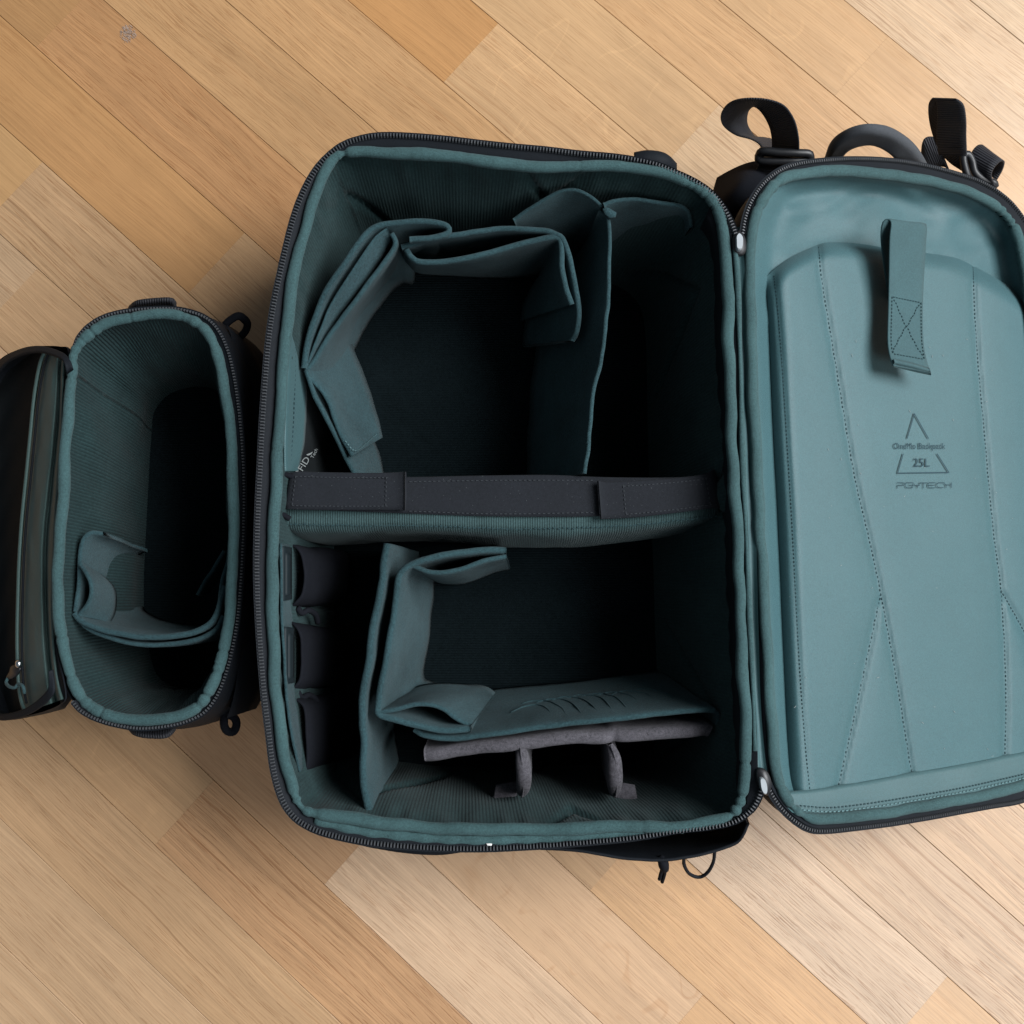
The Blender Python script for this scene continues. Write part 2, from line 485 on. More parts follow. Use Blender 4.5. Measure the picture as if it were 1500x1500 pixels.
for k in list(range(-22, -9)) + list(range(11, 22)):
    G[k] = ([(rp.uniform(200, 1300), rp.uniform(200, 1300))], [((rp.randint(190, 212), rp.randint(150, 178), rp.randint(104, 140)), rp.uniform(.4, .8), 0) for _ in range(2)])
for k in sorted(G):
    js, cols = G[k]
    ts = [-2.0] + [tpos(*j) for j in js] + [2.0]
    for i in range(len(ts) - 1):
        plank(k, ts[i], ts[i + 1], *cols[i])
# grey worn patch on the plank at the upper left
c = P(188, 50, 0)
m = MB(); rs = random.Random(5)
for i in range(150):
    a = rs.uniform(0, 2 * math.pi); rr = .0072 * rs.random() ** .6
    q = c + Vector((math.cos(a) * rr * .95, math.sin(a) * rr * 1.1, .0004 + .00002 * (i % 5)))
    ln_, wd_ = rs.uniform(.0006, .0022), rs.uniform(.00015, .0004)
    m.add([q - DIR * ln_, q - NOR * wd_, q + DIR * ln_, q + NOR * wd_], [(0, 1, 2, 3)])
m.build('scuff_mark', M['smudge'], fl, False, 'stuff')

# ------------------------------------------------------------------ backpack: body
RIM = 0.175
bp = thing('backpack', 'large black backpack lying open with dark teal padded lining and lid folded to the right', 'backpack', P(740, 720, 0))
ZIP = [(1079, 346), (1068, 318), (1050, 290), (1025, 269), (990, 252), (955, 239), (905, 230), (850, 225), (800, 219), (745, 214), (700, 209), (650, 203), (600, 199), (560, 198), (530, 202), (500, 213), (475, 233), (456, 258), (440, 290), (428, 325), (418, 365), (408, 410), (400, 450), (393, 500), (388, 560), (384, 620), (381, 680), (378, 740), (376, 800), (376, 850), (378, 900), (381, 950), (385, 1000), (389, 1040), (394, 1080), (399, 1120), (407, 1155), (418, 1181), (434, 1200), (455, 1213), (480, 1222), (520, 1231), (560, 1237), (610, 1241), (660, 1243), (715, 1243), (760, 1241), (810, 1238), (870, 1233), (930, 1227), (990, 1218), (1040, 1212), (1075, 1204), (1099, 1188), (1111, 1170), (1117, 1150)]
PIP = [(489, 232), (505, 224), (530, 222), (570, 224), (620, 228), (680, 233), (740, 240), (800, 246), (860, 243), (920, 245), (965, 252), (1000, 264), (1030, 281), (1050, 305), (1060, 340), (1064, 390), (1066, 450), (1068, 520), (1070, 600), (1074, 680), (1077, 740), (1081, 800), (1084, 880), (1087, 960), (1091, 1030), (1093, 1090), (1091, 1140), (1083, 1178), (1064, 1198), (1030, 1206), (980, 1212), (930, 1210), (860, 1213), (780, 1215), (700, 1215), (620, 1211), (560, 1205), (510, 1199), (470, 1193), (446, 1186), (432, 1168), (424, 1140), (414, 1100), (407, 1040), (402, 980), (400, 920), (399, 860), (400, 800), (403, 730), (407, 660), (410, 590), (415, 530), (421, 470), (429, 410), (438, 365), (449, 328), (461, 290), (472, 260)]
zipw = resample(PW(ZIP, RIM + .003), 360)
pipw = resample(PW(PIP, RIM), 760, True)
ccen = sum(pipw, Vector()) / len(pipw)
def nearest(p, ring):
    return min(ring, key=lambda q: (q.x - p.x) ** 2 + (q.y - p.y) ** 2)
def inward(ring):
    """plan normals pointing to the middle of a closed ring"""
    T = tangents(ring, True); N = []
    cen = sum(ring, Vector()) / len(ring)
    for p, t in zip(ring, T):
        n = Vector((-t.y, t.x, 0)).normalized()
        N.append(n)
    s = sum(n.dot(cen - p) for n, p in zip(N, ring))
    return [n if s > 0 else -n for n in N]

# outer shell: closed ring = zip line plus the hinge side
hinge_pts = PW([(1113, 1110), (1108, 1000), (1103, 880), (1097, 740), (1090, 600), (1084, 480), (1080, 380)], RIM)
shell_ring = resample(PW(ZIP, RIM)[1:-1] + hinge_pts, 260, True)
SN = inward(shell_ring)
rows = []
for off, z in ((0.0015, RIM + .001), (.000, RIM - .003), (-.004, RIM - .015), (-.007, .12), (-.008, .08), (-.006, .035), (-.001, .012), (.012, .003)):
    rows.append([])
    for p, n in zip(shell_ring, SN):
        o2 = off if n.x > -.8 or off > 0 else .012          # the hinge side stays flat behind the lid
        rows[-1].append(Vector((p.x + n.x * o2, p.y + n.y * o2, z + .0015 * noise.noise(Vector((p.x * 12, p.y * 12, z * 20))))))
V, F, UV = gridvf(rows, True); nn = len(shell_ring)
F.append(tuple((len(rows) - 1) * nn + i for i in range(nn)))
m = MB(); m.add(V, F, UV); m.build('shell', M['black'], bp)

# zip tape: from the teeth inwards to the binding
rows = [[], [], []]
for p in zipw:
    q = nearest(p, pipw); d = q - p
    rows[0].append(p - d.normalized() * .0026 + Vector((0, 0, -.0012)))
    rows[1].append(p + d * .45 + Vector((0, 0, -.0018)))
    rows[2].append(p + d * 1.0 + Vector((0, 0, -.0035)))
m = MB(); m.add(*gridvf(rows)); m.build('zip_tape', M['black'], bp)
teeth(zipw, False, .0021, .0010, .0032, .0016, Vector((0, 0, 1))).build('zip_teeth', M['tooth'], bp, False, 'stuff')

# lining walls
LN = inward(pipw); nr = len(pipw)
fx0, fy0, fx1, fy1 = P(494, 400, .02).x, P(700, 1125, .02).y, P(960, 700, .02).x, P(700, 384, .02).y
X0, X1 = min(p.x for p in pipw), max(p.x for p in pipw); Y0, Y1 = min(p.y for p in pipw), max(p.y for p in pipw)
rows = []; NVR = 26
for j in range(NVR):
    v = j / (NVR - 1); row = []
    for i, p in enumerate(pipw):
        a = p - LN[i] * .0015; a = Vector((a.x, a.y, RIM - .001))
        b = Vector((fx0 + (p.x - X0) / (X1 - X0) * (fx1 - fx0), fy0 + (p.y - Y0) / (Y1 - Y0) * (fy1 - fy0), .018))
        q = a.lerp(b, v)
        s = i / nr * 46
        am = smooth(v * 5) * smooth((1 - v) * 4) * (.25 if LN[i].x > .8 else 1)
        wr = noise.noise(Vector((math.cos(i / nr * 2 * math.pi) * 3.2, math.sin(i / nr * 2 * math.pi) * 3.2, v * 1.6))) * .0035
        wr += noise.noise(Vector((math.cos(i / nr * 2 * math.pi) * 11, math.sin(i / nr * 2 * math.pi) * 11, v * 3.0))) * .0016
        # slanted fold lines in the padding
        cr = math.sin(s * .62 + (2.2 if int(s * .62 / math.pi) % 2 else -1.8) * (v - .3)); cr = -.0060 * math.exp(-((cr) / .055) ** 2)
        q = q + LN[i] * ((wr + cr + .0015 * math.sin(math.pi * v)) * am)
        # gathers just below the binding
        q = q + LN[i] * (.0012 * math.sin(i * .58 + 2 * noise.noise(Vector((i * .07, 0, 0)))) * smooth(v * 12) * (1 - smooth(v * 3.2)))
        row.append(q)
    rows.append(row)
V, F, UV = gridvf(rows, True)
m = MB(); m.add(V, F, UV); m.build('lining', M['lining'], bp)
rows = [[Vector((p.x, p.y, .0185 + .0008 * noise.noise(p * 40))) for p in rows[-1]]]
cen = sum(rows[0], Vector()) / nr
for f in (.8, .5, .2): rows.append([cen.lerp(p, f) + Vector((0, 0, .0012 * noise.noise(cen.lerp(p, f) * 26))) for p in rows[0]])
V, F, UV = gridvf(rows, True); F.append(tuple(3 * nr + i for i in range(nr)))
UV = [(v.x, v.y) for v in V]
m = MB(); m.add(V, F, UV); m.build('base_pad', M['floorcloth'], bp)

# padded binding around the mouth, gathered
def gather(ring, seed, base, amp, fr, npinch=34):
    rnd = random.Random(int(seed * 10)); n = len(ring)
    # puckers are denser where the rim turns a corner
    T = tangents(ring, True); curv = []
    for i in range(n): curv.append(T[(i + 6) % n].angle(T[i - 6], 0.0))
    mx = max(curv); pin = []
    for _ in range(4000):
        if len(pin) >= npinch: break
        i = rnd.randrange(n)
        if rnd.random() < (curv[i] / mx) ** 1.5: pin.append((i / n, rnd.uniform(.0008, .0024), rnd.uniform(.08, .30)))
    L = length(ring, True)
    def f(t):
        a = t * 2 * math.pi; v = Vector((math.cos(a) * fr, math.sin(a) * fr, seed))
        r = 1 + amp * .7 * noise.noise(v * .5) + amp * .35 * noise.noise(v * 2.2)
        for (p, wd, dp) in pin:
            d = abs(t - p); d = min(d, 1 - d) * L
            if d < .02: r -= dp * math.exp(-(d / wd) ** 2)
        return base * max(.45, r)
    return f
def wobble(ring, amp, fr, seed, zamp=.5):
    N = inward(ring); out = []
    for i, p in enumerate(ring):
        a = i / len(ring) * 2 * math.pi; v = Vector((math.cos(a) * fr, math.sin(a) * fr, seed))
        out.append(p + N[i] * (amp * noise.noise(v)) + Vector((0, 0, amp * zamp * noise.noise(v + Vector((9, 3, 1))))))
    return out
pipd = resample(pipw, 1300, True)
pipt = wobble(pipd, .0013, 9, 2.0)
tube('rim_binding', pipt, gather(pipd, 1.0, .0040, .20, 15, 44), M['rim'], bp, 12, True, (0, 0, 1), .95)
# second roll of cloth along the lower edge
low = [(462, 1200), (520, 1215), (570, 1222), (630, 1228), (700, 1231), (770, 1230), (850, 1226), (930, 1220), (1000, 1212)]
tube('lower_binding', resample(PW(low, RIM - .0010), 90), lambda t: .0036 * (1 + .12 * math.sin(t * 90)), M['rim'], bp, 10, False, (0, 0, 1), .7)
# seam tab on the right rim
def tab_on(ring, x, y, r, name, par, z):
    q = nearest(P(x, y, z), ring); k = ring.index(q)
    path = [ring[(k + d) % len(ring)] for d in (-1, 0, 1, 2)]
    return tube(name, path, r, M['rim'], par, 12, False, (0, 0, 1), 1.0)
# hinge cloth between body and lid
hA = resample(PW([(1064, 330), (1069, 400), (1073, 520), (1076, 640), (1084, 760), (1090, 900), (1097, 1020), (1103, 1120), (1108, 1150)], RIM - .002), 60)
hB = resample(PW([(1086, 330), (1092, 400), (1097, 520), (1104, 640), (1108, 760), (1111, 900), (1115, 1020), (1121, 1100), (1126, 1140)], RIM - .002), 60)
rows = []
for v in (0, .12, .25, .45, .6, .75, .88, 1):
    rows.append([a.lerp(b, v) + Vector((0, 0, .0022 * math.sin(v * math.pi * 2.0 + .3 * math.sin(i * .2)) - .0015 + .001 * noise.noise(a * 30 + Vector((0, 0, v * 3))))) for i, (a, b) in enumerate(zip(hA, hB))])
m = MB(); m.add(*gridvf(rows)); m.build('hinge_cloth', M['twill'], bp)
fold = resample(PW([(1076, 360), (1081, 420), (1085, 560), (1088, 680), (1093, 780), (1098, 900), (1103, 1010), (1106, 1100)], RIM + .0015), 60)
tube('hinge_fold', fold, lambda t: .0016 * (1 + .3 * math.sin(t * 19)), M['rim'], bp, 8, False, (0, 0, 1), .8)

# ------------------------------------------------------------------ backpack: lid (slopes from the rim down to the floor)
h0, h1 = P(1092, 380, RIM - .003), P(1116, 1110, RIM - .003)
hd = (h0 - h1).normalized()
sd = Vector((hd.y, -hd.x, 0)).normalized()
if sd.x < 0: sd = -sd
SL = R(27.0)
ed = sd * math.cos(SL) - Vector((0, 0, 1)) * math.sin(SL)
LNRM = ed.cross(hd).normalized()
if LNRM.z < 0: LNRM = -LNRM
def LP(x, y, off=0.0):
    d = ray(x, y); o = h0 + LNRM * off
    return CAMP + d * ((o - CAMP).dot(LNRM) / d.dot(LNRM))
def LPW(pts, off=0.0): return [LP(p[0], p[1], p[2] if len(p) > 2 else off) for p in pts]
def hinge_d(p): return (p - h0).dot(sd)
LZ = [(1087, 346), (1092, 318), (1102, 292), (1119, 268), (1142, 250), (1170, 240), (1210, 235), (1250, 233), (1290, 234), (1330, 238), (1370, 246), (1410, 257), (1440, 268), (1468, 285), (1490, 306), (1508, 335), (1519, 375), (1530, 460), (1540, 600), (1548, 750), (1550, 900), (1550, 1020), (1545, 1100), (1535, 1140), (1518, 1163), (1492, 1174), (1450, 1181), (1400, 1190), (1350, 1199), (1300, 1207), (1250, 1213), (1210, 1217), (1186, 1215), (1166, 1204), (1147, 1187), (1133, 1168), (1124, 1150)]
LPIP = [(1098, 400), (1100, 350), (1108, 312), (1122, 284), (1142, 266), (1170, 256), (1205, 251), (1250, 251), (1300, 256), (1340, 262), (1380, 270), (1420, 282), (1450, 296), (1474, 316), (1490, 345), (1500, 390), (1512, 480), (1523, 620), (1530, 760), (1532, 900), (1532, 1020), (1526, 1095), (1514, 1135), (1492, 1152), (1450, 1163), (1400, 1173), (1350, 1182), (1300, 1190), (1250, 1197), (1215, 1200), (1190, 1198), (1168, 1188), (1150, 1166), (1139, 1140), (1133, 1100), (1127, 1020), (1122, 940), (1118, 860), (1113, 780), (1109, 700), (1104, 600), (1100, 500)]
lz = resample(LPW(LZ, .002), 320)
lp = resample(LPW(LPIP, 0.0), 380, True)
# shell under the lid
lring = resample(LPW(LZ, 0.0) + LPW([(1117, 1080), (1110, 900), (1103, 700), (1096, 500), (1092, 400)], -.001), 240, True)
LIN = []
T = tangents(lring, True); lc = sum(lring, Vector()) / len(lring)
for p, t in zip(lring, T):
    n = LNRM.cross(t).normalized(); LIN.append(n if n.dot(lc - p) > 0 else -n)
rows = []
for off, dz in ((.0018, .0012), (.0006, -.003), (.0015, -.010), (.004, -.020), (.010, -.027), (.03, -.030)):
    row = []
    for p, n in zip(lring, LIN):
        k = smooth((hinge_d(p) - .002) / .07)
        q = p + n * (off * (k if off < 0 else 1)) + LNRM * dz
        q.z = max(q.z, .002); row.append(q)
    rows.append(row)
V, F, UV = gridvf(rows, True); nn = len(lring); F.append(tuple((len(rows) - 1) * nn + i for i in range(nn)))
m = MB(); m.add(V, F, UV); m.build('lid_shell', M['black'], bp)
rows = [[], [], []]
for p in lz:
    q = min(lp, key=lambda r: (r - p).length_squared); d = q - p
    rows[0].append(p - d.normalized() * .0024 - LNRM * .001); rows[1].append(p + d * .45 - LNRM * .0015); rows[2].append(p + d - LNRM * .003)
m = MB(); m.add(*gridvf(rows)); m.build('lid_zip_tape', M['black'], bp)
teeth(lz, False, .0021, .0010, .0026, .0016, LNRM).build('lid_zip_teeth', M['tooth'], bp, False, 'stuff')
lpd = resample(lp, 1100, True)
lpt = wobble(lpd, .0010, 9, 6.0)
tube('lid_rim_binding', lpt, gather(lpd, 5.0, .0040, .18, 13, 36), M['rim'], bp, 12, True, LNRM, .9)

# lid lining, pad, lower pocket
S1 = [(1199, 362), (1205, 420), (1225, 540), (1250, 690), (1273, 790), (1290, 870), (1312, 990), (1335, 1132)]
S1b = [(1290, 870), (1262, 1000), (1228, 1152)]
S2 = [(1425, 392), (1430, 500), (1443, 650), (1455, 780), (1466, 865), (1473, 1000), (1472, 1106)]
S2b = [(1466, 865), (1500, 925), (1545, 1010)]
SEAM = [(1126, 405), (1140, 600), (1160, 860), (1186, 1158)]      # front edge of the pad at the left
SEAM = [(1134, 404), (1142, 480), (1150, 600), (1160, 760), (1168, 920), (1177, 1060), (1186, 1157)]
ptop = [(1122, 406), (1136, 393), (1160, 376), (1195, 360), (1215, 355), (1260, 357), (1310, 365), (1360, 371), (1400, 378), (1425, 389), (1460, 408), (1500, 432), (1540, 462)]
pbot = [(1154, 1162), (1186, 1157), (1240, 1149), (1335, 1132), (1400, 1121), (1472, 1107), (1545, 1092)]
pleft = [(1122, 406), (1127, 500), (1133, 640), (1141, 800), (1147, 980), (1154, 1162)]
pright = [(1540, 462), (1543, 700), (1546, 900), (1545, 1092)]
def v2(pts, n): return [(q.x, q.y) for q in resample([Vector((p[0], p[1], 0)) for p in pts], n)]
NU, NVv = 96, 150
ct, cb, cl, cr_ = v2(ptop, NU), v2(pbot, NU), v2(pleft, NVv), v2(pright, NVv)
edge_top = v2(ptop, 40); seams = [v2(s, 30) for s in (S1, S1b, S2, S2b)]; seamL = v2(SEAM, 30); edgeL = v2(pleft, 30)
BASE = -.019
def coons(ct, cb, cl, cr_):
    nu, nv = len(ct), len(cl); out = []
    for j in range(nv):
        t = j / (nv - 1); row = []
        for i in range(nu):
            s = i / (nu - 1)
            q = []
            for a in (0, 1):
                q.append((1 - t) * ct[i][a] + t * cb[i][a] + (1 - s) * cl[j][a] + s * cr_[j][a]
                         - ((1 - s) * (1 - t) * ct[0][a] + s * (1 - t) * ct[-1][a] + (1 - s) * t * cb[0][a] + s * t * cb[-1][a]))
            row.append(q)
        out.append(row)
    return out
def padh(x, y):
    dt = seg_dist(x, y, edge_top); dl = seg_dist(x, y, edgeL)
    h = .013 * (1 - (1 - min(1, dt / 26)) ** 2.4) * (1 - (1 - min(1, dl / 34)) ** 2.0)
    dS = min(seg_dist(x, y, s) for s in seams)
    h -= .0022 * math.exp(-(dS / 4.0) ** 2) + .0011 * math.exp(-(dS / 20.0) ** 2)
    h -= .0010 * math.exp(-(seg_dist(x, y, seamL) / 3.0) ** 2)
    h += .0004 * noise.noise(Vector((x * .012, y * .012, 1))) + .00006 * noise.noise(Vector((x * .07, y * .07, 4)))
    # puckers crossing the seams
    h += .00016 * math.exp(-(dS / 14.0) ** 2) * noise.noise(Vector((x * .05, y * .35, 7)))
    return BASE + .002 + h
rows = [[LP(x, y, padh(x, y)) for (x, y) in r] for r in coons(ct, cb, cl, cr_)]
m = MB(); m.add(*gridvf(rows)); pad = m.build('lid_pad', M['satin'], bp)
for s in (S1, S1b, S2, S2b):
    pts = v2(s, 60)
    stitches([LP(x, y, padh(x, y) + .0003) for x, y in pts], .0020, .0011, .00038, LNRM, .0002).build('stitching', M['thread'], pad, False, 'stuff')
pts = v2(SEAM, 60)
stitches([LP(x, y, padh(x, y) + .0003) for x, y in pts], .0018, .0008, .0003, LNRM).build('stitching', M['thread'], pad, False, 'stuff')
# base lining of the lid (satin, softly rippled) as a grid clipped by the binding
V, F, idx = [], [], {}
poly = [(p[0], p[1]) for p in [(q.x, q.y) for q in resample([Vector((a, b, 0)) for a, b in LPIP], 160, True)]]
pl = poly + [poly[0]]
step = 6
for iy in range(int(240 / step), int(1215 / step)):
    for ix in range(int(1085 / step), int(1545 / step)):
        x, y = ix * step, iy * step
        if not inside(x, y, poly): continue
        if 1215 < x < 1500 and 520 < y < 1100: continue          # under the pad
        d = seg_dist(x, y, pl)
        h = BASE + .013 * (1 - smooth(d / 34))
        if y < 480:
            a = smooth(d / 30)
            h += a * (.0030 * noise.noise(Vector((x * .013, y * .022, 3))) + .0016 * noise.noise(Vector((x * .03 + y * .012, y * .035, 8))))
            h += a * .0022 * math.exp(-((y - (287 + 26 * math.sin((x - 1120) * .028))) / 12) ** 2)
        idx[(ix, iy)] = len(V); V.append(LP(x, y, h))
for (ix, iy), a in idx.items():
    q = [idx.get((ix + 1, iy)), idx.get((ix + 1, iy + 1)), idx.get((ix, iy + 1))]
    if None in q: continue
    F.append((a, q[2], q[1], q[0]))
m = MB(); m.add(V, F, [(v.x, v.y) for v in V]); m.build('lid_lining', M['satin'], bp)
# lower twill pocket
ktop = v2([(1146, 1160), (1186, 1156), (1240, 1148), (1335, 1131), (1400, 1120), (1472, 1106), (1538, 1093)], 70)
kbot = v2([(1160, 1190), (1200, 1202), (1250, 1199), (1300, 1192), (1350, 1184), (1400, 1175), (1450, 1165), (1520, 1148)], 70)
kl = v2([(1146, 1160), (1150, 1178), (1160, 1190)], 14); kr = v2([(1538, 1093), (1530, 1125), (1520, 1148)], 14)
rows = []
for j, r in enumerate(coons(ktop, kbot, kl, kr)):
    v = j / 13
    rows.append([LP(x, y, BASE + .0165 + .0015 * math.sin(math.pi * v) - (.003 if j == 0 else 0) - .004 * v * (1 - v) + .008 * max(0, v - .6) + .0008 * noise.noise(Vector((x * .02, y * .03, 2)))) for x, y in r])
m = MB(); m.add(*gridvf(rows)); pk = m.build('lid_pocket', M['twill'], bp)
ln = v2([(1170, 1186), (1215, 1189), (1265, 1184), (1330, 1174), (1400, 1162), (1470, 1147), (1525, 1134)], 60)
stitches([LP(x, y, BASE + .0205) for x, y in ln], .0024, .0012, .0004, LNRM).build('stitching', M['threadlt'], pk, False, 'stuff')
ln = v2([(1172, 1180), (1215, 1183), (1265, 1178), (1330, 1168), (1400, 1156), (1470, 1141), (1525, 1128)], 60)
stitches([LP(x, y, BASE + .0198) for x, y in ln], .0024, .0008, .00035, LNRM).build('stitching', M['thread'], pk, False, 'stuff')

# elastic strap hanging in the lid
f1 = LPW([(1303, 440, -.004), (1296, 395, .004), (1291, 350, .010), (1293, 328, .017), (1300, 321, .020), (1306, 326, .021), (1304, 350, .019), (1303, 400, .014), (1302, 450, .011), (1301, 500, .012), (1305, 525, .013), (1310, 537, .014)])
f2 = LPW([(1350, 448, -.004), (1348, 400, .004), (1346, 352, .010), (1347, 334, .016), (1352, 327, .020), (1357, 331, .021), (1356, 352, .019), (1353, 400, .014), (1351, 450, .011), (1352, 500, .013), (1357, 530, .015), (1363, 547, .016)])
sm = sheet('lid_strap', f1, f2, .0013, M['elastic'], bp, n=70, m=7, wob=.0001)
m = MB(); A = resample(f1, 70); B = resample(f2, 70)
def onstrap(i, v, up=.0009): return A[i].lerp(B[i], v) + LNRM * up
for pth in ([onstrap(i, .06) for i in range(48, 66)], [onstrap(i, .94) for i in range(48, 66)], [onstrap(48, v / 10) for v in range(1, 10)], [onstrap(65, v / 10) for v in range(1, 10)],
            [onstrap(48 + int(17 * v / 12), .06 + .88 * v / 12) for v in range(13)], [onstrap(48 + int(17 * v / 12), .94 - .88 * v / 12) for v in range(13)]):
    q = stitches(pth, .0016, .0009, .0003, LNRM); m.add(q.v, q.f)
m.build('stitching', M['thread'], sm, False, 'stuff')
e1 = LPW([(1308, 534, .012), (1336, 541, .013), (1363, 547, .014)]); e2 = LPW([(1310, 528, .016), (1338, 534, .017), (1362, 541, .017)])
sheet('strap_hem', e1, e2, .003, M['elastic'], sm, n=16, m=4, wob=.0001)

# printed marks on the pad
prt = MB()
def pp(x, y): return LP(x, y, padh(x, y) + .0011)
def stroke(pts, wpx, mb=None):
    mb = mb or prt
    pts = [Vector((p[0], p[1], 0)) for p in pts]
    for i in range(len(pts) - 1):
        a, b = pts[i], pts[i + 1]; d = (b - a); l = d.length
        if l < 1e-6: continue
        t = d / l; s = Vector((-t.y, t.x, 0)) * wpx * .5
        a2, b2 = a - t * wpx * .4, b + t * wpx * .4
        n = max(1, int(l / 12))
        for k in range(n):
            u, v = a2.lerp(b2, k / n), a2.lerp(b2, (k + 1) / n)
            c = [u - s, v - s, v + s, u + s]
            mb.add([pp(q.x, q.y) for q in c], [(0, 3, 2, 1)])
stroke([(1329, 642), (1339.5, 606), (1360, 642)], 1.35)
stroke([(1323, 665), (1315, 693), (1390, 692), (1373, 665)], 1.35)
prt.build('triangle_mark', M['print'], pad, False)
def text_on(txt, x0, y0, x1, size_px, name, mapper, mat, par, slope=0.0):
    """lettering fitted between x0 and x1 (pixels), laid on a surface by mapper(x, y)"""
    cu = bpy.data.curves.new('t', 'FONT'); cu.body = txt; cu.size = 1.0; cu.resolution_u = 3; cu.offset = 0.0
    ob = bpy.data.objects.new('t', cu); COL.objects.link(ob)
    dg = bpy.context.evaluated_depsgraph_get(); me0 = ob.evaluated_get(dg).to_mesh()
    vs = [v.co.copy() for v in me0.vertices]; fs = [tuple(p.vertices) for p in me0.polygons]
    ob.evaluated_get(dg).to_mesh_clear(); bpy.data.objects.remove(ob); bpy.data.curves.remove(cu)
    xa, xb = min(v.x for v in vs), max(v.x for v in vs)
    m = MB(); m.add([mapper(x0 + (v.x - xa) / (xb - xa) * (x1 - x0), y0 - v.y * size_px + slope * (v.x - xa) / (xb - xa)) for v in vs], fs)
    return m.build(name, mat, par, False)
text_on('OneMo Backpack', 1309, 657.5, 1385, 12.5, 'lettering', pp, M['print'], pad)
text_on('25L', 1338.5, 683.5, 1362, 17.5, 'lettering', pp, M['print'], pad)
lg = MB(); x0, y0, sx, sy = 1315.0, 707.0, 1.0, 1.0
def LGs(pts): stroke([(x0 + a, y0 + b) for a, b in pts], .9, lg)
LGs([(0, 8), (0, 4), (8, 4), (10, 2.5), (8, 0), (0, 0)])
LGs([(22, 0), (13, 0), (11.5, 2), (11.5, 5.5), (13, 7.5), (22, 7.5), (22, 4), (17, 4)])
LGs([(23.5, 0), (23.8, 3), (26, 4), (32, 4)]); LGs([(33, 0), (32, 4), (29, 5), (29, 8)])
LGs([(33, .2), (43, .2)]); LGs([(38, .2), (38, 8)])
LGs([(55, 0), (46, 0), (44.5, 2), (44.5, 5.5), (46, 7.5), (55, 7.5)]); LGs([(45, 3.8), (54, 3.8)])
LGs([(68, 0), (60, 0), (57.5, 2), (57.5, 5.5), (60, 7.2), (67, 7.2)])
LGs([(68, 0), (70.5, 3.2), (79, 3.2)]); LGs([(71, 3.2), (71, 7.5)]); LGs([(79, 0), (79, 7.2)])
lg.build('maker_name', M['print'], pad, False)

# zip sliders (pale metal) at both ends of the hinge
def slider(pts, z, name):
    m = MB(); polyslab(m, PW(pts, z), Vector((0, 0, 1)), .0045, .22)
    o = m.build(name, M['slider'], bp, False)
    return o
def densify(pts, n): return [(q.x, q.y) for q in resample([Vector((a, b, 0)) for a, b in pts], n, True)]
slider(densify([(1082, 342), (1087, 347), (1088, 354), (1086, 366), (1079, 366), (1078, 354), (1078, 347)], 22), RIM + .005, 'zip_slider')
slider(densify([(1113, 1139), (1119, 1140), (1123, 1150), (1123, 1161), (1119, 1163), (1115, 1157), (1113, 1147)], 22), RIM + .005, 'zip_slider')
for pts in ([(1072, 350), (1082, 338), (1092, 350), (1091, 372), (1075, 372)], [(1108, 1126), (1122, 1128), (1130, 1146), (1126, 1164), (1117, 1162), (1109, 1146)]):
    m = MB(); polyslab(m, PW(densify(pts, 20), RIM + .001), Vector((0, 0, 1)), .004, .4); m.build('slider_body', M['plastic'], bp)

# ------------------------------------------------------------------ backpack: straps, handle, buckles above the lid
def ribbon(name, e1, e2, th, mat, par, n=60, **kw):
    return sheet(name, PW(e1), PW(e2), th, mat, par, n=n, m=5, wob=kw.pop('wob', .0002), **kw)
# left webbing loop
ribbon('webbing_loop', [(1170, 222, .105), (1169, 200, .118), (1163, 176, .128), (1148, 155, .134), (1122, 146, .136), (1090, 145, .132), (1068, 152, .122), (1057, 168, .110), (1060, 184, .098), (1078, 197, .090), (1100, 203, .086), (1114, 212, .086), (1118, 226, .086)],
       [(1131, 222, .085), (1131, 202, .096), (1127, 184, .105), (1117, 166, .111), (1106, 156, .112), (1100, 158, .108), (1096, 164, .098), (1094, 176, .086), (1097, 187, .076), (1106, 200, .070), (1120, 202, .066), (1132, 206, .064), (1135, 222, .064)], .0014, M['webbing'], bp)
bk = MB()
bk.add(*tubevf(resample(PW([(1113, 226, .098), (1118, 221, .102), (1140, 223, .104), (1165, 224, .105), (1184, 225, .104), (1187, 230, .102), (1184, 235, .100), (1160, 236, .100), (1130, 236, .098), (1112, 234, .096)]), 50, True), .0032, 8, True, (0, 0, 1), .9))
bk.build('strap_buckle', M['plastic'], bp)
ribbon('strap_end', [(1116, 228, .098), (1112, 246, .088), (1098, 262, .075), (1078, 282, .055), (1062, 300, .03)], [(1160, 232, .098), (1160, 250, .085), (1148, 270, .065), (1128, 300, .045), (1110, 330, .02)], .003, M['webbing'], bp, n=30)
# shoulder strap bulging out between body and lid
rows = []
for j in range(15):
    v = j / 14; row = []
    for i in range(22):
        u = i / 21
        x = 1050 + 110 * u - 26 * (1 - v) * (1 - u); y = 348 - 108 * v - 14 * math.sin(math.pi * u) + 20 * (1 - u) * v
        z = .028 + .085 * math.sin(math.pi * (.15 + .8 * u)) * (.55 + .45 * math.sin(math.pi * v)) + .004 * noise.noise(Vector((u * 4, v * 4, 3)))
        z = min(z, RIM - .045 - .028 * u)
        row.append(P(x, y, z))
    rows.append(row)
m = MB(); m.add(*gridvf(rows)); m.build('shoulder_strap', M['blacksoft'], bp)
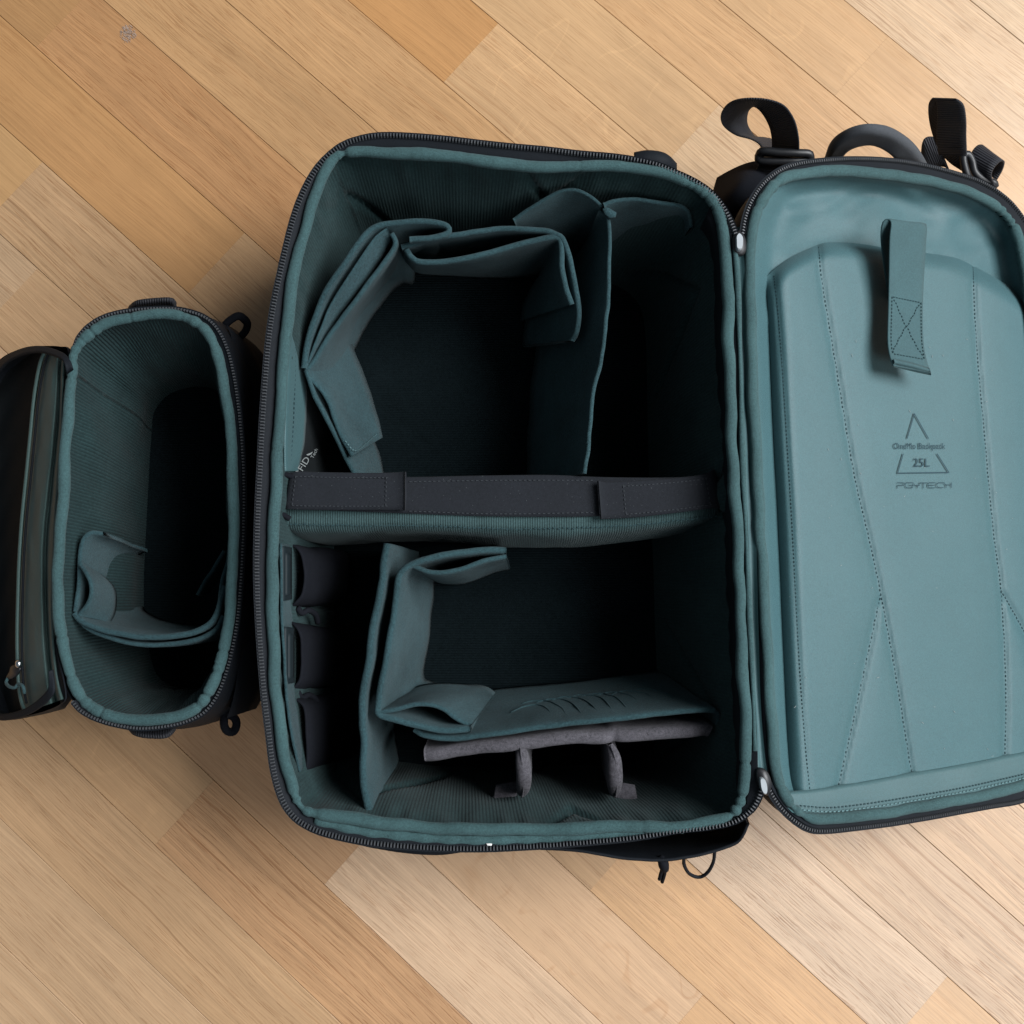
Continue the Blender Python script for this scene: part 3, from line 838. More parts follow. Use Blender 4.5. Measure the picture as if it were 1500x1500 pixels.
# grab handle
ho = [(1211, 238, .070), (1218, 218, .096), (1232, 202, .112), (1252, 192, .122), (1275, 189, .126), (1300, 193, .122), (1322, 205, .112), (1340, 222, .096), (1352, 244, .070)]
hi = [(1225, 244, .060), (1231, 226, .084), (1243, 214, .098), (1259, 207, .106), (1277, 205, .108), (1295, 212, .104), (1309, 224, .096), (1318, 240, .080), (1322, 256, .056)]
hn = sheet('grab_handle', PW(ho), PW(hi), .008, M['charcoal'], bp, n=60, m=7, wob=.0004)
hs = [(a[0] * .75 + b[0] * .25, a[1] * .75 + b[1] * .25, a[2] * .75 + b[2] * .25 + .004) for a, b in zip(ho, hi)]
stitches(resample(PW(hs), 100), .0016, .0010, .0003, Vector((0, 0, 1))).build('stitching', M['threadbk'], hn, False, 'stuff')
# right webbing loop and buckle
ribbon('webbing_loop', [(1376, 226, .060), (1373, 200, .078), (1374, 175, .094), (1374, 156, .104), (1371, 145, .108), (1366, 144, .106), (1361, 154, .098), (1362, 176, .080), (1368, 200, .062), (1378, 222, .048), (1392, 238, .040), (1410, 250, .040)],
       [(1416, 228, .076), (1415, 200, .092), (1415, 178, .108), (1412, 156, .118), (1404, 147, .122), (1397, 145, .120), (1390, 150, .108), (1388, 170, .090), (1390, 196, .072), (1398, 212, .060), (1410, 226, .050), (1424, 238, .048)], .0014, M['webbing'], bp)
stitches(resample(PW([(1376, 215, .068), (1396, 217, .076), (1415, 218, .085)]), 30), .0012, .0008, .0004, Vector((0, 0, 1))).build('stitching', M['threadbk'], bp, False, 'stuff')
ribbon('strap_end', [(1350, 225, .040), (1352, 208, .050), (1360, 201, .052), (1372, 204, .050), (1378, 220, .046)], [(1362, 262, .030), (1366, 250, .034), (1374, 244, .036), (1386, 246, .036), (1393, 256, .034)], .0014, M['webbing'], bp, n=24)
ribbon('strap_tail', [(1424, 262, .044), (1420, 240, .050), (1424, 224, .054), (1432, 214, .054), (1440, 214, .050), (1440, 226, .042), (1434, 244, .036)],
       [(1458, 272, .052), (1452, 258, .058), (1456, 246, .062), (1466, 236, .062), (1471, 238, .058), (1468, 250, .050), (1460, 264, .044)], .0014, M['webbing'], bp, n=36)
bk = MB()
bk.add(*tubevf(resample(PW([(1411, 230, .058), (1418, 226, .058), (1424, 236, .056), (1428, 252, .054), (1440, 262, .052), (1456, 268, .050), (1456, 273, .048), (1440, 272, .048), (1424, 266, .050), (1416, 254, .054)]), 50, True), .0030, 8, True, (0, 0, 1), .9))
bk.build('strap_buckle', M['plastic'], bp)

# side handle bulge, bottle pocket, cords below
ribbon('side_handle', [(520, 1232, .150), (560, 1240, .152), (600, 1246, .152), (640, 1248, .152), (670, 1245, .152), (700, 1240, .150)], [(500, 1216, .05), (560, 1224, .05), (600, 1228, .05), (640, 1230, .05), (680, 1226, .05), (710, 1218, .05)], .004, M['black'], bp)
sheet('bottle_pocket', PW([(770, 1241, .150), (830, 1245, .152), (880, 1251, .152), (930, 1257, .152), (975, 1259, .152), (1020, 1253, .152), (1055, 1244, .152), (1078, 1234, .152), (1088, 1222, .155), (1096, 1206, .158)]),
      PW([(770, 1180, .01), (830, 1190, .01), (880, 1196, .01), (930, 1200, .01), (975, 1200, .01), (1020, 1196, .01), (1050, 1188, .01), (1068, 1178, .01), (1074, 1168, .01), (1078, 1156, .01)]), .0022, M['black'], bp, n=60, m=8)
m = MB(); cx = PW([(968, 1256, .150), (972, 1266, .146), (974, 1274, .142)])
m.add(*tubevf(resample(cx, 10), lambda t: .0022 + .0014 * math.sin(math.pi * t), 8))
m.add(*tubevf(resample(PW([(971, 1270, .142), (968, 1280, .134), (966, 1288, .128)]), 10), .0013, 6))
m.add(*tubevf(resample(PW([(975, 1270, .142), (973, 1282, .132), (970, 1292, .124)]), 10), .0013, 6))
m.build('cord_knot', M['blacksoft'], bp)
tube('drawcord', resample(PW([(1002, 1254, .148), (1002, 1266, .140), (1008, 1278, .132), (1018, 1284, .128), (1028, 1284, .128), (1038, 1276, .132), (1045, 1262, .138), (1047, 1246, .144)]), 50), .0012, M['black'], bp, 8)
m = MB(); polyslab(m, PW([(712, 1235), (721, 1236), (720, 1239), (714, 1239)], RIM + .001), Vector((0, 0, 1)), .0015); m.build('care_label', M['whitebit'], bp)
tube('side_strap', resample(PW([(930, 235, .150), (950, 232, .152), (972, 236, .150), (985, 248, .14)]), 20), .006, M['black'], bp, 8, False, (0, 0, 1), .6)

# ------------------------------------------------------------------ inside the left wall: pockets, card slots, label
for k, (ya, yb) in enumerate(((802, 884), (916, 1008), (1028, 1138))):
    dx = (0, -5, 2)[k]
    top = [(424 + dx, ya - 4, .128), (436 + dx, ya, .130), (445 + dx, ya + 14, .131), (448 + dx, (ya + yb) / 2, .131), (445 + dx, yb - 14, .131), (434 + dx, yb, .130), (422 + dx, yb + 6, .126)]
    bot = [(500 + dx, ya + 8, .03), (506 + dx, ya + 8, .03), (512 + dx, ya + 16, .03), (514 + dx, (ya + yb) / 2, .03), (510 + dx, yb - 16, .03), (504 + dx, yb - 6, .03), (498 + dx, yb - 4, .03)]
    if k == 2: bot = [(a + 4, b - 18, c) for a, b, c in bot]
    sheet('battery_pocket', PW(top), PW(bot), .0022, M['blacksoft'], bp, n=36, m=10, wob=.0008, seed=k * 3.0)
    if k < 2:
        tube('pocket_fold', resample(PW([(436, yb + 6, .122), (442, yb + 14, .118), (452, yb + 10, .112), (462, yb + 16, .104), (466, yb + 28, .098)]), 24), .0022, M['blacksoft'], bp, 8)
sheet('card_panel', PW([(412, 796, .160), (413, 860, .160), (414, 920, .160), (419, 1000, .160), (428, 1080, .158), (438, 1130, .150)]), PW([(436, 800, .105), (436, 860, .105), (436, 920, .105), (438, 1000, .105), (444, 1070, .105), (450, 1110, .105)]), .002, M['felt'], bp, n=40, m=7)
for k, (ya, yb, dx) in enumerate(((800, 880, 0), (918, 1002, 4))):
    a = PW([(413 + dx, ya, .158), (413 + dx, yb, .158)]); b = PW([(424 + dx, ya + 2, .136), (424 + dx, yb - 2, .136)])
    o = sheet('card_slot', a, b, .0034, M['cardplastic'], bp, n=20, m=6, wob=0)
    a = PW([(417.5 + dx, ya + 10, .153), (417.5 + dx, yb - 8, .153)]); b = PW([(422 + dx, ya + 12, .143), (422 + dx, yb - 10, .143)])
    sheet('card', a, b, .0042, M['cardplastic'], o, n=12, m=4, wob=0)
# black zipped wallet pocket with the printed label, and its teal gusset
rowsT = PW([(424, 480, .162), (421, 540, .162), (418, 600, .162), (416, 650, .160), (417, 690, .156)])
rowsB = PW([(440, 490, .120), (446, 545, .118), (448, 600, .118), (445, 645, .122), (436, 690, .130)])
gs = sheet('wallet_gusset', rowsT, rowsB, .002, M['twill'], bp, n=40, m=8)
stitches(resample(PW([(432, 500, .148), (432, 560, .147), (430, 620, .147), (425, 684, .147)]), 60), .002, .0012, .00035, Vector((.7, 0, .7))).build('stitching', M['thread'], gs, False, 'stuff')
sheet('wallet_pocket', PW([(441, 470, .118), (448, 545, .116), (450, 600, .116), (447, 645, .119), (437, 692, .127)]), PW([(500, 480, .03), (510, 560, .03), (512, 620, .03), (510, 660, .03), (505, 700, .03)]), .0018, M['mesh'], bp, n=40, m=8)
def wl(x, y): return P(x, y, .118 + .0)
def rot_map(xa, ya, ang, zz):
    ca, sa = math.cos(ang), math.sin(ang)
    def f(x, y):
        return P(xa + x * ca - y * sa, ya + x * sa + y * ca, zz - .0012 * (x * ca - y * sa))
    return f
mp = rot_map(440, 692, R(-58), .128)
text_on('RFID', -6, 2, 24, 13, 'label_lettering', mp, M['labelprint'], bp)
mp2 = rot_map(457, 671, R(-62), .112)
text_on('Tech', 0, 2, 15, 7, 'label_lettering', mp2, M['labelprint'], bp)
lf = MB(); pts = [mp(32 + 5.5 * math.cos(a) , -4 + 3.4 * math.sin(a) + 1.2 * math.cos(a)) for a in [2 * math.pi * i / 18 for i in range(18)]]
lf.add(pts, [tuple(range(18))]); lf.build('label_leaf', M['labelprint'], bp, False)

# ------------------------------------------------------------------ centre divider with the black strap
cd = thing('padded_divider', 'thick teal ribbed padded divider with black webbing strap across the middle of the backpack', 'divider', P(735, 740, .02))
NX = 90; rows = []
north = resample(PW([(414, 700, .142), (500, 702, .142), (640, 702, .143), (760, 700, .143), (880, 702, .143), (980, 700, .143), (1052, 696, .143)]), NX)
south = resample(PW([(412, 776, .142), (450, 782, .142), (560, 778, .142), (640, 778, .143), (740, 785, .142), (840, 786, .142), (930, 778, .143), (1010, 768, .144), (1054, 758, .144)]), NX)
prof = []
for j in range(34):
    a = j / 33
    prof.append(a)
for j in range(30):
    row = []
    for i in range(NX):
        n_, s_ = north[i], south[i]; wv = (n_ - s_).length
        t = j / 29
        # north face bottom -> up -> across the top -> south face down
        if t < .30: yv, zv = 0.0, .02 + (n_.z - .006 - .02) * (t / .30)
        elif t < .38:
            a = (t - .30) / .08 * math.pi / 2; yv, zv = (1 - math.cos(a)) * .2, n_.z - .006 + .006 * math.sin(a)
        elif t < .62:
            k = (t - .38) / .24; yv, zv = .2 + .6 * k, n_.z
        elif t < .74:
            a = (t - .62) / .12 * math.pi / 2; yv, zv = .8 + .2 * math.sin(a), n_.z - .012 + .012 * math.cos(a)
        else:
            k = (t - .74) / .26; yv, zv = 1.0 + .10 * math.sin(math.pi * k), n_.z - .012 - (n_.z - .032) * k
        p = n_.lerp(s_, yv); p = Vector((p.x, p.y, zv))
        e = .0012 * noise.noise(p * 30) + .0005 * noise.noise(p * 90)
        p += Vector((0, -e if yv > .5 else e, e))
        row.append(p)
    rows.append(row)
V, F, UV = gridvf(rows)
F.append(tuple(j * NX for j in range(30))); F.append(tuple(j * NX + NX - 1 for j in range(30))[::-1])
UV = [(v.x, v.y + v.z) for v in V]
m = MB(); m.add(V, F, UV); m.build('pad', M['ribfine'], cd)
def flat_strap(name, n_, s_, zoff, th, mat, par, n=50):
    A = [p + Vector((0, 0, zoff)) for p in PW(n_)]; B = [p + Vector((0, 0, zoff)) for p in PW(s_)]
    return sheet(name, A, B, th, mat, par, n=n, m=8, wob=.0003)
zt = .1445
ws = flat_strap('webbing_strap', [(425, 694, zt), (520, 698, zt), (595, 701, zt), (700, 699, zt), (800, 698, zt), (880, 701, zt), (960, 702, zt), (1040, 700, zt)], [(425, 746, zt), (520, 749, zt), (595, 752, zt), (700, 756, zt), (800, 757, zt), (880, 756, zt), (960, 750, zt), (1045, 742, zt)], 0, .0022, M['webbing2'], cd, 70)
m = MB()
for nn_, ss_ in (((600, 706, zt), (870, 704, zt)), ((600, 749, zt), (870, 751, zt))):
    q = stitches(resample(PW([nn_, (730, (nn_[1] + ss_[1]) / 2 - (1 if nn_[1] < 720 else -3), zt), ss_]), 90), .002, .0012, .00035, Vector((0, 0, 1)))
    m.add([v + Vector((0, 0, .0013)) for v in q.v], q.f)
m.build('stitching', M['threadbk'], ws, False, 'stuff')
for nm, a, b in (('strap_tab', [(424, 706, .134), (426, 698, .146), (434, 693, .149), (470, 694, .1485), (540, 695, .1485), (580, 694, .149), (594, 693, .151)], [(418, 736, .134), (418, 744, .146), (428, 746, .149), (470, 747, .1485), (540, 747, .1485), (580, 747, .149), (594, 748, .151)]),
                 ('strap_tab', [(876, 706, .151), (890, 708, .149), (940, 706, .1485), (1000, 701, .1485), (1030, 697, .150), (1042, 692, .150), (1047, 688, .144)], [(880, 760, .151), (892, 760, .149), (940, 757, .1485), (1000, 750, .1485), (1036, 745, .150), (1052, 744, .150), (1058, 746, .144)])):
    t_ = sheet(nm, PW(a), PW(b), .0022, M['webbing2'], cd, n=50, m=8, wob=.0004)
    A = resample(PW(a), 50); B = resample(PW(b), 50); m = MB(); u = Vector((0, 0, .0014))
    for pth in ([A[i].lerp(B[i], .1) + u for i in range(10, 44)], [A[i].lerp(B[i], .9) + u for i in range(10, 44)], [A[10].lerp(B[10], v / 12) + u for v in range(1, 12)], [A[42].lerp(B[42], v / 12) + u for v in range(1, 12)]):
        q = stitches(pth, .0016, .0011, .00032, Vector((0, 0, 1))); m.add(q.v, q.f)
    m.build('stitching', M['threadbk'], t_, False, 'stuff')
sq = stitches(resample([p + Vector((0, 0, .0005)) for p in PW([(418, 768, .1425), (520, 770, .1425), (640, 771, .1435), (760, 775, .1430), (900, 771, .143), (1000, 762, .144), (1052, 756, .144)])], 90), .0016, .0016, .0004, Vector((0, 0, 1)), .0004)
sq.build('stitching', M['thread'], cd, False, 'stuff')
for pts in ([(408, 690, .160), (414, 694, .156), (422, 696, .150), (430, 699, .148)], [(404, 748, .158), (410, 752, .152), (418, 756, .148), (424, 760, .146)]):
    tube('corner_stitch', resample(PW(pts), 14), .0020, M['blacksoft'], cd, 8)

# ------------------------------------------------------------------ loose felt dividers (upper compartment)
GRP = None
def felt_thing(label, at): return thing('felt_divider', label, 'divider', P(at[0], at[1], .02))
Z = .150
def vb(top, zb=.022, dx=0, dy=0):
    """bottom curve straight below a pixel curve (given as world points)"""
    return [Vector((p.x + dx, p.y + dy, zb)) for p in top]
# folded divider at the upper left
d1 = felt_thing('folded teal felt divider leaning in the backpack upper left corner with a hanging flap', (500, 520))
t = PW([(600, 350, Z), (632, 348, Z), (654, 343, Z), (658, 335, Z), (648, 328, Z), (611, 325, Z), (575, 327, Z), (553, 331, Z), (534, 345, Z), (512, 374, Z), (486, 413, Z), (464, 461, Z - .002), (451, 500, Z - .006), (446, 540, Z - .010)])
b = PW([(606, 384, .022), (628, 382, .022), (640, 378, .022), (642, 372, .022), (634, 368, .022), (612, 368, .022)]) + vb(t[6:])
sheet('outer_panel', t, b, .0042, M['felt'], d1, n=90, m=9, seed=1)
t = PW([(574, 342, Z - .002), (579, 352, Z - .004), (577, 364, Z - .006), (560, 388, Z - .007), (530, 428, Z - .008), (500, 468, Z - .009), (472, 508, Z - .011), (448, 542, Z - .012)])
sheet('inner_panel', t, PW([(580, 378, .03), (583, 384, .03), (582, 392, .03), (570, 410, .03), (545, 440, .03), (522, 472, .03), (512, 515, .03), (520, 555, .03)]), .0036, M['felt'], d1, n=60, m=9, seed=2)
t = PW([(568, 335, Z), (548, 352, Z), (520, 392, Z), (490, 438, Z - .003), (466, 490, Z - .006), (449, 538, Z - .011)])
sheet('trough', t, PW([(576, 352, Z - .014), (560, 378, Z - .018), (532, 416, Z - .018), (500, 458, Z - .018), (474, 500, Z - .018), (450, 540, Z - .014)]), .0016, M['felt'], d1, n=50, m=5, seed=2.5)
t = PW([(447, 543, Z - .012), (456, 556, Z - .014), (472, 574, Z - .017), (482, 592, Z - .021), (488, 612, Z - .026), (500, 640, Z - .031), (516, 668, Z - .035)])
fl_ = sheet('hanging_flap', t, PW([(512, 500, .040), (520, 520, .040), (530, 545, .040), (538, 570, .042), (545, 595, .044), (552, 618, .046), (558, 642, .050)]), .0030, M['felt'], d1, n=50, m=9, seed=3, bulge=-.003)
A = PW([(506, 646, Z - .030), (520, 660, Z - .034), (536, 650, .090), (552, 636, .062)])
stitches(resample(A, 40), .0014, .0012, .0003, Vector((0, 0, 1))).build('stitching', M['threadlt'], fl_, False, 'stuff')
t = PW([(449, 542, Z - .010), (462, 580, Z - .018), (478, 615, Z - .026), (496, 650, Z - .034), (510, 675, Z - .040), (524, 702, Z - .046)])
sheet('lower_panel', t, PW([(500, 545, .02), (515, 580, .02), (530, 610, .02), (545, 645, .02), (555, 670, .02), (562, 700, .02)]), .0034, M['felt'], d1, n=50, m=9, seed=4)
# boxed divider at the top middle
d2 = felt_thing('teal felt divider bent into a box corner, doubled edge, at backpack top middle', (720, 400))
t = PW([(588, 362, Z - .012), (620, 352, Z - .010), (659, 345, Z - .008), (705, 339, Z - .008), (756, 336, Z - .008), (796, 337, Z - .008), (816, 344, Z - .008), (825, 352, Z - .009), (836, 385, Z - .012), (844, 425, Z - .014), (848, 460, Z - .016), (845, 486, Z - .020), (838, 500, Z - .026)])
b = PW([(590, 384, .022), (622, 382, .022), (659, 378, .022), (705, 374, .022), (754, 372, .022), (790, 374, .022), (802, 380, .022)]) + PW([(800, 398, .022), (788, 424, .022), (777, 452, .022), (770, 480, .022), (768, 508, .022)])
sheet('outer_panel', t, b[:len(t)], .0040, M['felt'], d2, n=90, m=9, seed=5)
t = PW([(594, 366, Z - .012), (602, 378, Z - .011), (620, 384, Z - .010), (674, 380, Z - .009), (715, 371, Z - .008), (760, 359, Z - .008), (800, 349, Z - .008), (818, 349, Z - .009), (822, 362, Z - .010), (823, 390, Z - .012), (829, 420, Z - .014), (838, 446, Z - .016)])
b = PW([(596, 390, .022), (606, 396, .022), (622, 400, .022), (674, 402, .022), (715, 404, .022), (756, 404, .022), (786, 402, .022), (792, 404, .022)]) + PW([(786, 412, .022), (776, 430, .022), (768, 450, .022), (764, 470, .022)])
sheet('inner_panel', t, b[:len(t)], .0042, M['felt'], d2, n=90, m=9, seed=6)
# tall long divider
d3 = felt_thing('tall thin teal felt divider running from the top wall to the strapped divider', (870, 520))
t = PW([(878, 308, Z - .004), (888, 316, Z - .003), (893, 335, Z - .002), (894, 380, Z - .002), (892, 440, Z), (885, 500, Z), (876, 550, Z), (867, 600, Z), (861, 645, Z), (857, 694, Z)])
sheet('panel', t, PW([(846, 385, .022), (836, 388, .022), (822, 400, .022), (806, 430, .022), (794, 470, .022), (786, 520, .022), (780, 570, .022), (777, 620, .022), (776, 665, .022), (775, 715, .022)]), .0030, M['felt'], d3, n=90, m=10, seed=8, wob=.0010)
t = PW([(884, 300, Z + .006), (900, 294, Z + .006), (930, 291, Z + .006), (965, 296, Z + .006), (996, 301, Z + .005), (1008, 312, Z + .002), (1012, 334, Z - .006)])
sheet('end_flap', t, PW([(886, 368, .05), (905, 366, .05), (930, 366, .05), (952, 367, .05), (968, 370, .05), (974, 378, .05), (976, 392, .05)]), .0030, M['felt'], d3, n=44, m=8, seed=9)
t = PW([(752, 322, Z - .010), (775, 306, Z - .004), (800, 290, Z + .002), (824, 279, Z + .006), (846, 278, Z + .007), (866, 288, Z + .005), (882, 303, Z + .003)])
sheet('end_flap', t, PW([(772, 372, .05), (790, 370, .05), (810, 368, .05), (830, 367, .05), (848, 367, .05), (862, 370, .05), (874, 376, .05)]), .0026, M['felt'], d3, n=44, m=8, seed=10)
m = MB(); polyslab(m, PW([(882, 306), (890, 304), (903, 312), (902, 318), (893, 320), (885, 314)], Z + .002), Vector((0, 0, 1)), .003); m.build('corner_tab', M['felt'], d3)

# ------------------------------------------------------------------ dividers, lower compartment
d4 = felt_thing('straight teal felt divider standing left of the lower box, next to the black battery pockets', (545, 1000))
t = PW([(568, 796, Z - .004), (564, 826, Z - .004), (556, 868, Z - .003), (546, 916, Z - .002), (538, 965, Z), (533, 1010, Z), (531, 1060, Z), (532, 1110, Z), (534, 1150, Z), (538, 1188, Z)])
sheet('panel', t, PW([(612, 808, .02), (610, 840, .02), (604, 880, .02), (596, 920, .02), (588, 960, .02), (582, 1000, .02), (578, 1035, .02), (576, 1060, .02), (578, 1085, .02), (582, 1110, .02)]), .0052, M['felt'], d4, n=90, m=10, seed=11, wob=.0012)
d5 = felt_thing('teal felt divider bent into a wide U with open pouch ends, lower compartment', (640, 930))
t = PW([(742, 806, Z - .022), (715, 805, Z - .018), (680, 808, Z - .014), (640, 815, Z - .010), (606, 825, Z - .006), (590, 836, Z - .005), (583, 850, Z - .004), (580, 880, Z - .004), (575, 920, Z - .004), (567, 965, Z - .004), (558, 1005, Z - .004), (553, 1035, Z - .004), (556, 1047, Z - .005), (580, 1056, Z - .006), (612, 1064, Z - .008), (650, 1069, Z - .010), (690, 1068, Z - .012)])
b = PW([(742, 826, .02), (716, 826, .02), (690, 828, .02), (660, 830, .02), (644, 836, .02), (636, 846, .02), (632, 856, .02), (630, 876, .02), (626, 905, .02), (624, 935, .02), (620, 965, .02), (618, 985, .02), (622, 996, .02), (640, 1004, .02), (665, 1012, .02), (690, 1018, .02), (720, 1020, .02)])
sheet('outer_panel', t, b, .0046, M['felt'], d5, n=110, m=10, seed=12, wob=.0009)
t = PW([(742, 813, Z - .022), (718, 818, Z - .019), (695, 826, Z - .016), (672, 835, Z - .014), (650, 839, Z - .012), (628, 838, Z - .010), (612, 832, Z - .008), (602, 828, Z - .007)])
sheet('pouch_front', t, vb(t, .03, 0, -.006), .0034, M['felt'], d5, n=50, m=8, seed=13)
t = PW([(556, 1043, Z - .005), (580, 1038, Z - .006), (606, 1032, Z - .008), (630, 1032, Z - .010), (650, 1039, Z - .012), (668, 1052, Z - .014), (690, 1064, Z - .016)])
sheet('pouch_back', t, PW([(606, 1010, .05), (622, 1006, .05), (640, 1004, .05), (662, 1003, .05), (690, 1004, .05), (712, 1008, .06), (724, 1018, .08)]), .0032, M['felt'], d5, n=50, m=9, seed=14)
d6 = felt_thing('teal felt divider with embossed wave lines, leaning just above the grey divider', (830, 1050))
T6 = [(606, 1070, Z - .018), (622, 1078, Z - .016), (662, 1083, Z - .014), (704, 1078, Z - .012), (760, 1069, Z - .011), (830, 1061, Z - .010), (900, 1053, Z - .010), (970, 1046, Z - .010), (1030, 1040, Z - .010), (1046, 1041, Z - .011)]
B6 = [(650, 1016, .03), (664, 1018, .03), (692, 1018, .03), (722, 1014, .03), (762, 1010, .03), (812, 1004, .03), (862, 998, .03), (912, 993, .03), (956, 988, .03), (966, 988, .03)]
sheet('panel', PW(T6), PW(B6), .0040, M['felt'], d6, n=100, m=14, seed=15, wob=.0006)
A = resample(PW(T6), 160); B = resample(PW(B6), 160)
RI = ROT.inverted()
def proj(p):
    c = RI @ (p - CAMP); return (C0 + c.x / -c.z * FPX, C0 - c.y / -c.z * FPX)
grid6 = []
for i in range(1, 159):
    n_ = (A[i + 1] - A[i - 1]).cross(B[i] - A[i]).normalized()
    if n_.y < 0: n_ = -n_
    for v in range(60):
        p = A[i].lerp(B[i], v / 60) + n_ * .0021; x, y = proj(p); grid6.append((x, y, p))
def on6(x, y): return min(grid6, key=lambda g: (g[0] - x) ** 2 + (g[1] - y) ** 2)[2]
m = MB()
for k, (hx, hy) in enumerate(((809, 1048), (830, 1046), (851, 1044), (873, 1041), (896, 1038), (916, 1036), (938, 1034), (962, 1032), (988, 1029))):
    wv_ = [(hx - 66, hy - 15), (hx - 52, hy - 19), (hx - 36, hy - 20), (hx - 20, hy - 17), (hx - 7, hy - 10), (hx, hy)] if k else [(hx - 62, hy - 4), (hx - 44, hy - 12), (hx - 24, hy - 16), (hx - 10, hy - 11), (hx, hy)]
    px_ = v2(wv_, 15)
    pth = resample([on6(x, y) for x, y in px_][::2], 30)
    m.add(*tubevf(pth, lambda t: .00075 * (.25 + .75 * math.sin(math.pi * max(.04, min(.96, t ** .7)))), 6))
m.build('wave_emboss', M['felt'], d6, kind='stuff')
t = PW([(1034, 1040, Z - .011), (1046, 1042, Z - .012), (1052, 1050, Z - .014), (1050, 1062, Z - .018)])
sheet('end_fold', t, PW([(985, 1000, .06), (994, 1004, .06), (1000, 1012, .06), (1002, 1022, .06)]), .0030, M['felt'], d6, n=16, m=6, seed=16)

gd = thing('grey_divider', 'grey suede divider with two short fins standing near the bottom edge of the backpack', 'divider', P(830, 1110, .02))
t = PW([(622, 1104, Z - .022), (640, 1103, Z - .020), (690, 1097, Z - .018), (740, 1090, Z - .016), (800, 1084, Z - .016), (850, 1081, Z - .016), (884, 1080, Z - .017), (898, 1076, Z - .019), (912, 1077, Z - .017), (950, 1075, Z - .016), (1000, 1070, Z - .016), (1030, 1067, Z - .018), (1040, 1070, Z - .020)])
sheet('panel', t, vb(t, .03, 0, .006), .0090, M['suede'], gd, n=100, m=10, seed=17, wob=.0008)
for k, (x, y0, y1) in enumerate(((762, 1090, 1166), (894, 1090, 1166))):
    dxx = (2, 6)[k]
    t = PW([(x, y0, Z - .018), (x + dxx, y0 + 18, Z - .014), (x + dxx + 3, y0 + 40, Z - .014), (x + dxx + 3, y0 + 60, Z - .018), (x + dxx + 1, y1, Z - .030)])
    fin = sheet('fin', t, vb(t, .03), .0105, M['suede'], gd, n=40, m=8, seed=18 + k, wob=.0009, lens=.65)
    sp = [p + Vector((0, 0, .0042)) for p in t]
    tube('seam', resample(sp, 30), .0007, M['suede'], fin, 6)
    m = MB(); sgn = -1 if k == 0 else 1
    foot = [(x + sgn * 4, y1 - 22), (x + sgn * 36, y1 - 16), (x + sgn * 40, y1 + 6), (x + sgn * 6, y1 + 10)]
    if k == 0: foot = foot[::-1]
    polyslab(m, PW([(q[0], q[1], .105) for q in foot]), Vector((0, 0, 1)), .004, .3)
    m.build('foot_tab', M['suede'], fin)

# ------------------------------------------------------------------ small camera pouch at the left
sb = thing('camera_pouch', 'small black camera pouch with teal ribbed lining standing open left of the backpack', 'camera bag', P(240, 760, 0))
SR = .150
SZ = [(108, 508), (116, 492), (130, 477), (152, 464), (182, 456), (220, 452), (255, 452), (284, 458), (305, 468), (321, 486), (333, 512), (342, 548), (349, 595), (354, 645), (357, 700), (357, 760), (355, 812), (352, 862), (347, 912), (339, 955), (329, 992), (316, 1022), (298, 1044), (272, 1057), (243, 1064), (205, 1067), (170, 1062), (140, 1053), (118, 1041), (106, 1028)]
SP = [(106, 545), (108, 520), (118, 502), (134, 487), (156, 474), (186, 466), (222, 461), (254, 462), (279, 468), (297, 480), (310, 499), (319, 524), (328, 560), (335, 610), (340, 660), (342, 720), (342, 780), (340, 840), (337, 890), (331, 935), (322, 974), (310, 1004), (294, 1030), (270, 1045), (240, 1053), (205, 1055), (172, 1051), (145, 1042), (124, 1028), (110, 1006), (100, 976), (91, 940), (86, 900), (85, 850), (87, 800), (91, 740), (95, 680), (99, 620), (102, 580)]
szw = resample(PW(SZ, SR + .002), 240); spw = resample(PW(SP, SR), 300, True)
ring = resample(PW(SZ, SR) + PW([(92, 1000), (82, 950), (78, 880), (80, 780), (88, 680), (96, 580), (100, 540)], SR), 200, True)
SN2 = inward(ring); rows = []
for off, z in ((.0015, SR + .001), (0, SR - .003), (-.006, SR - .02), (-.012, .10), (-.014, .06), (-.010, .02), (0, .003)):
    row = []
    for p, n in zip(ring, SN2):
        e = .6
        row.append(Vector((p.x + n.x * off * e, p.y + n.y * off * e, z)))
    rows.append(row)
V, F, UV = gridvf(rows, True); nn = len(ring); F.append(tuple((len(rows) - 1) * nn + i for i in range(nn)))
m = MB(); m.add(V, F, UV); m.build('shell', M['black'], sb)
rows = [[], [], []]
for p in szw:
    q = nearest(p, spw); d = q - p
    rows[0].append(p - d.normalized() * .0020 - Vector((0, 0, .001))); rows[1].append(p + d * .45 - Vector((0, 0, .0015))); rows[2].append(p + d - Vector((0, 0, .003)))
m = MB(); m.add(*gridvf(rows)); m.build('zip_tape', M['black'], sb)
teeth(szw, False, .0021, .0010, .0020, .0014, Vector((0, 0, 1))).build('zip_teeth', M['tooth'], sb, False, 'stuff')
SLN = inward(spw); ns = len(spw)
gx0, gx1 = P(214, 700, .02).x, P(352, 700, .02).x; gy1, gy0 = P(250, 566, .02).y, P(250, 1010, .02).y
X0, X1 = min(p.x for p in spw), max(p.x for p in spw); Y0, Y1 = min(p.y for p in spw), max(p.y for p in spw)
rows = []
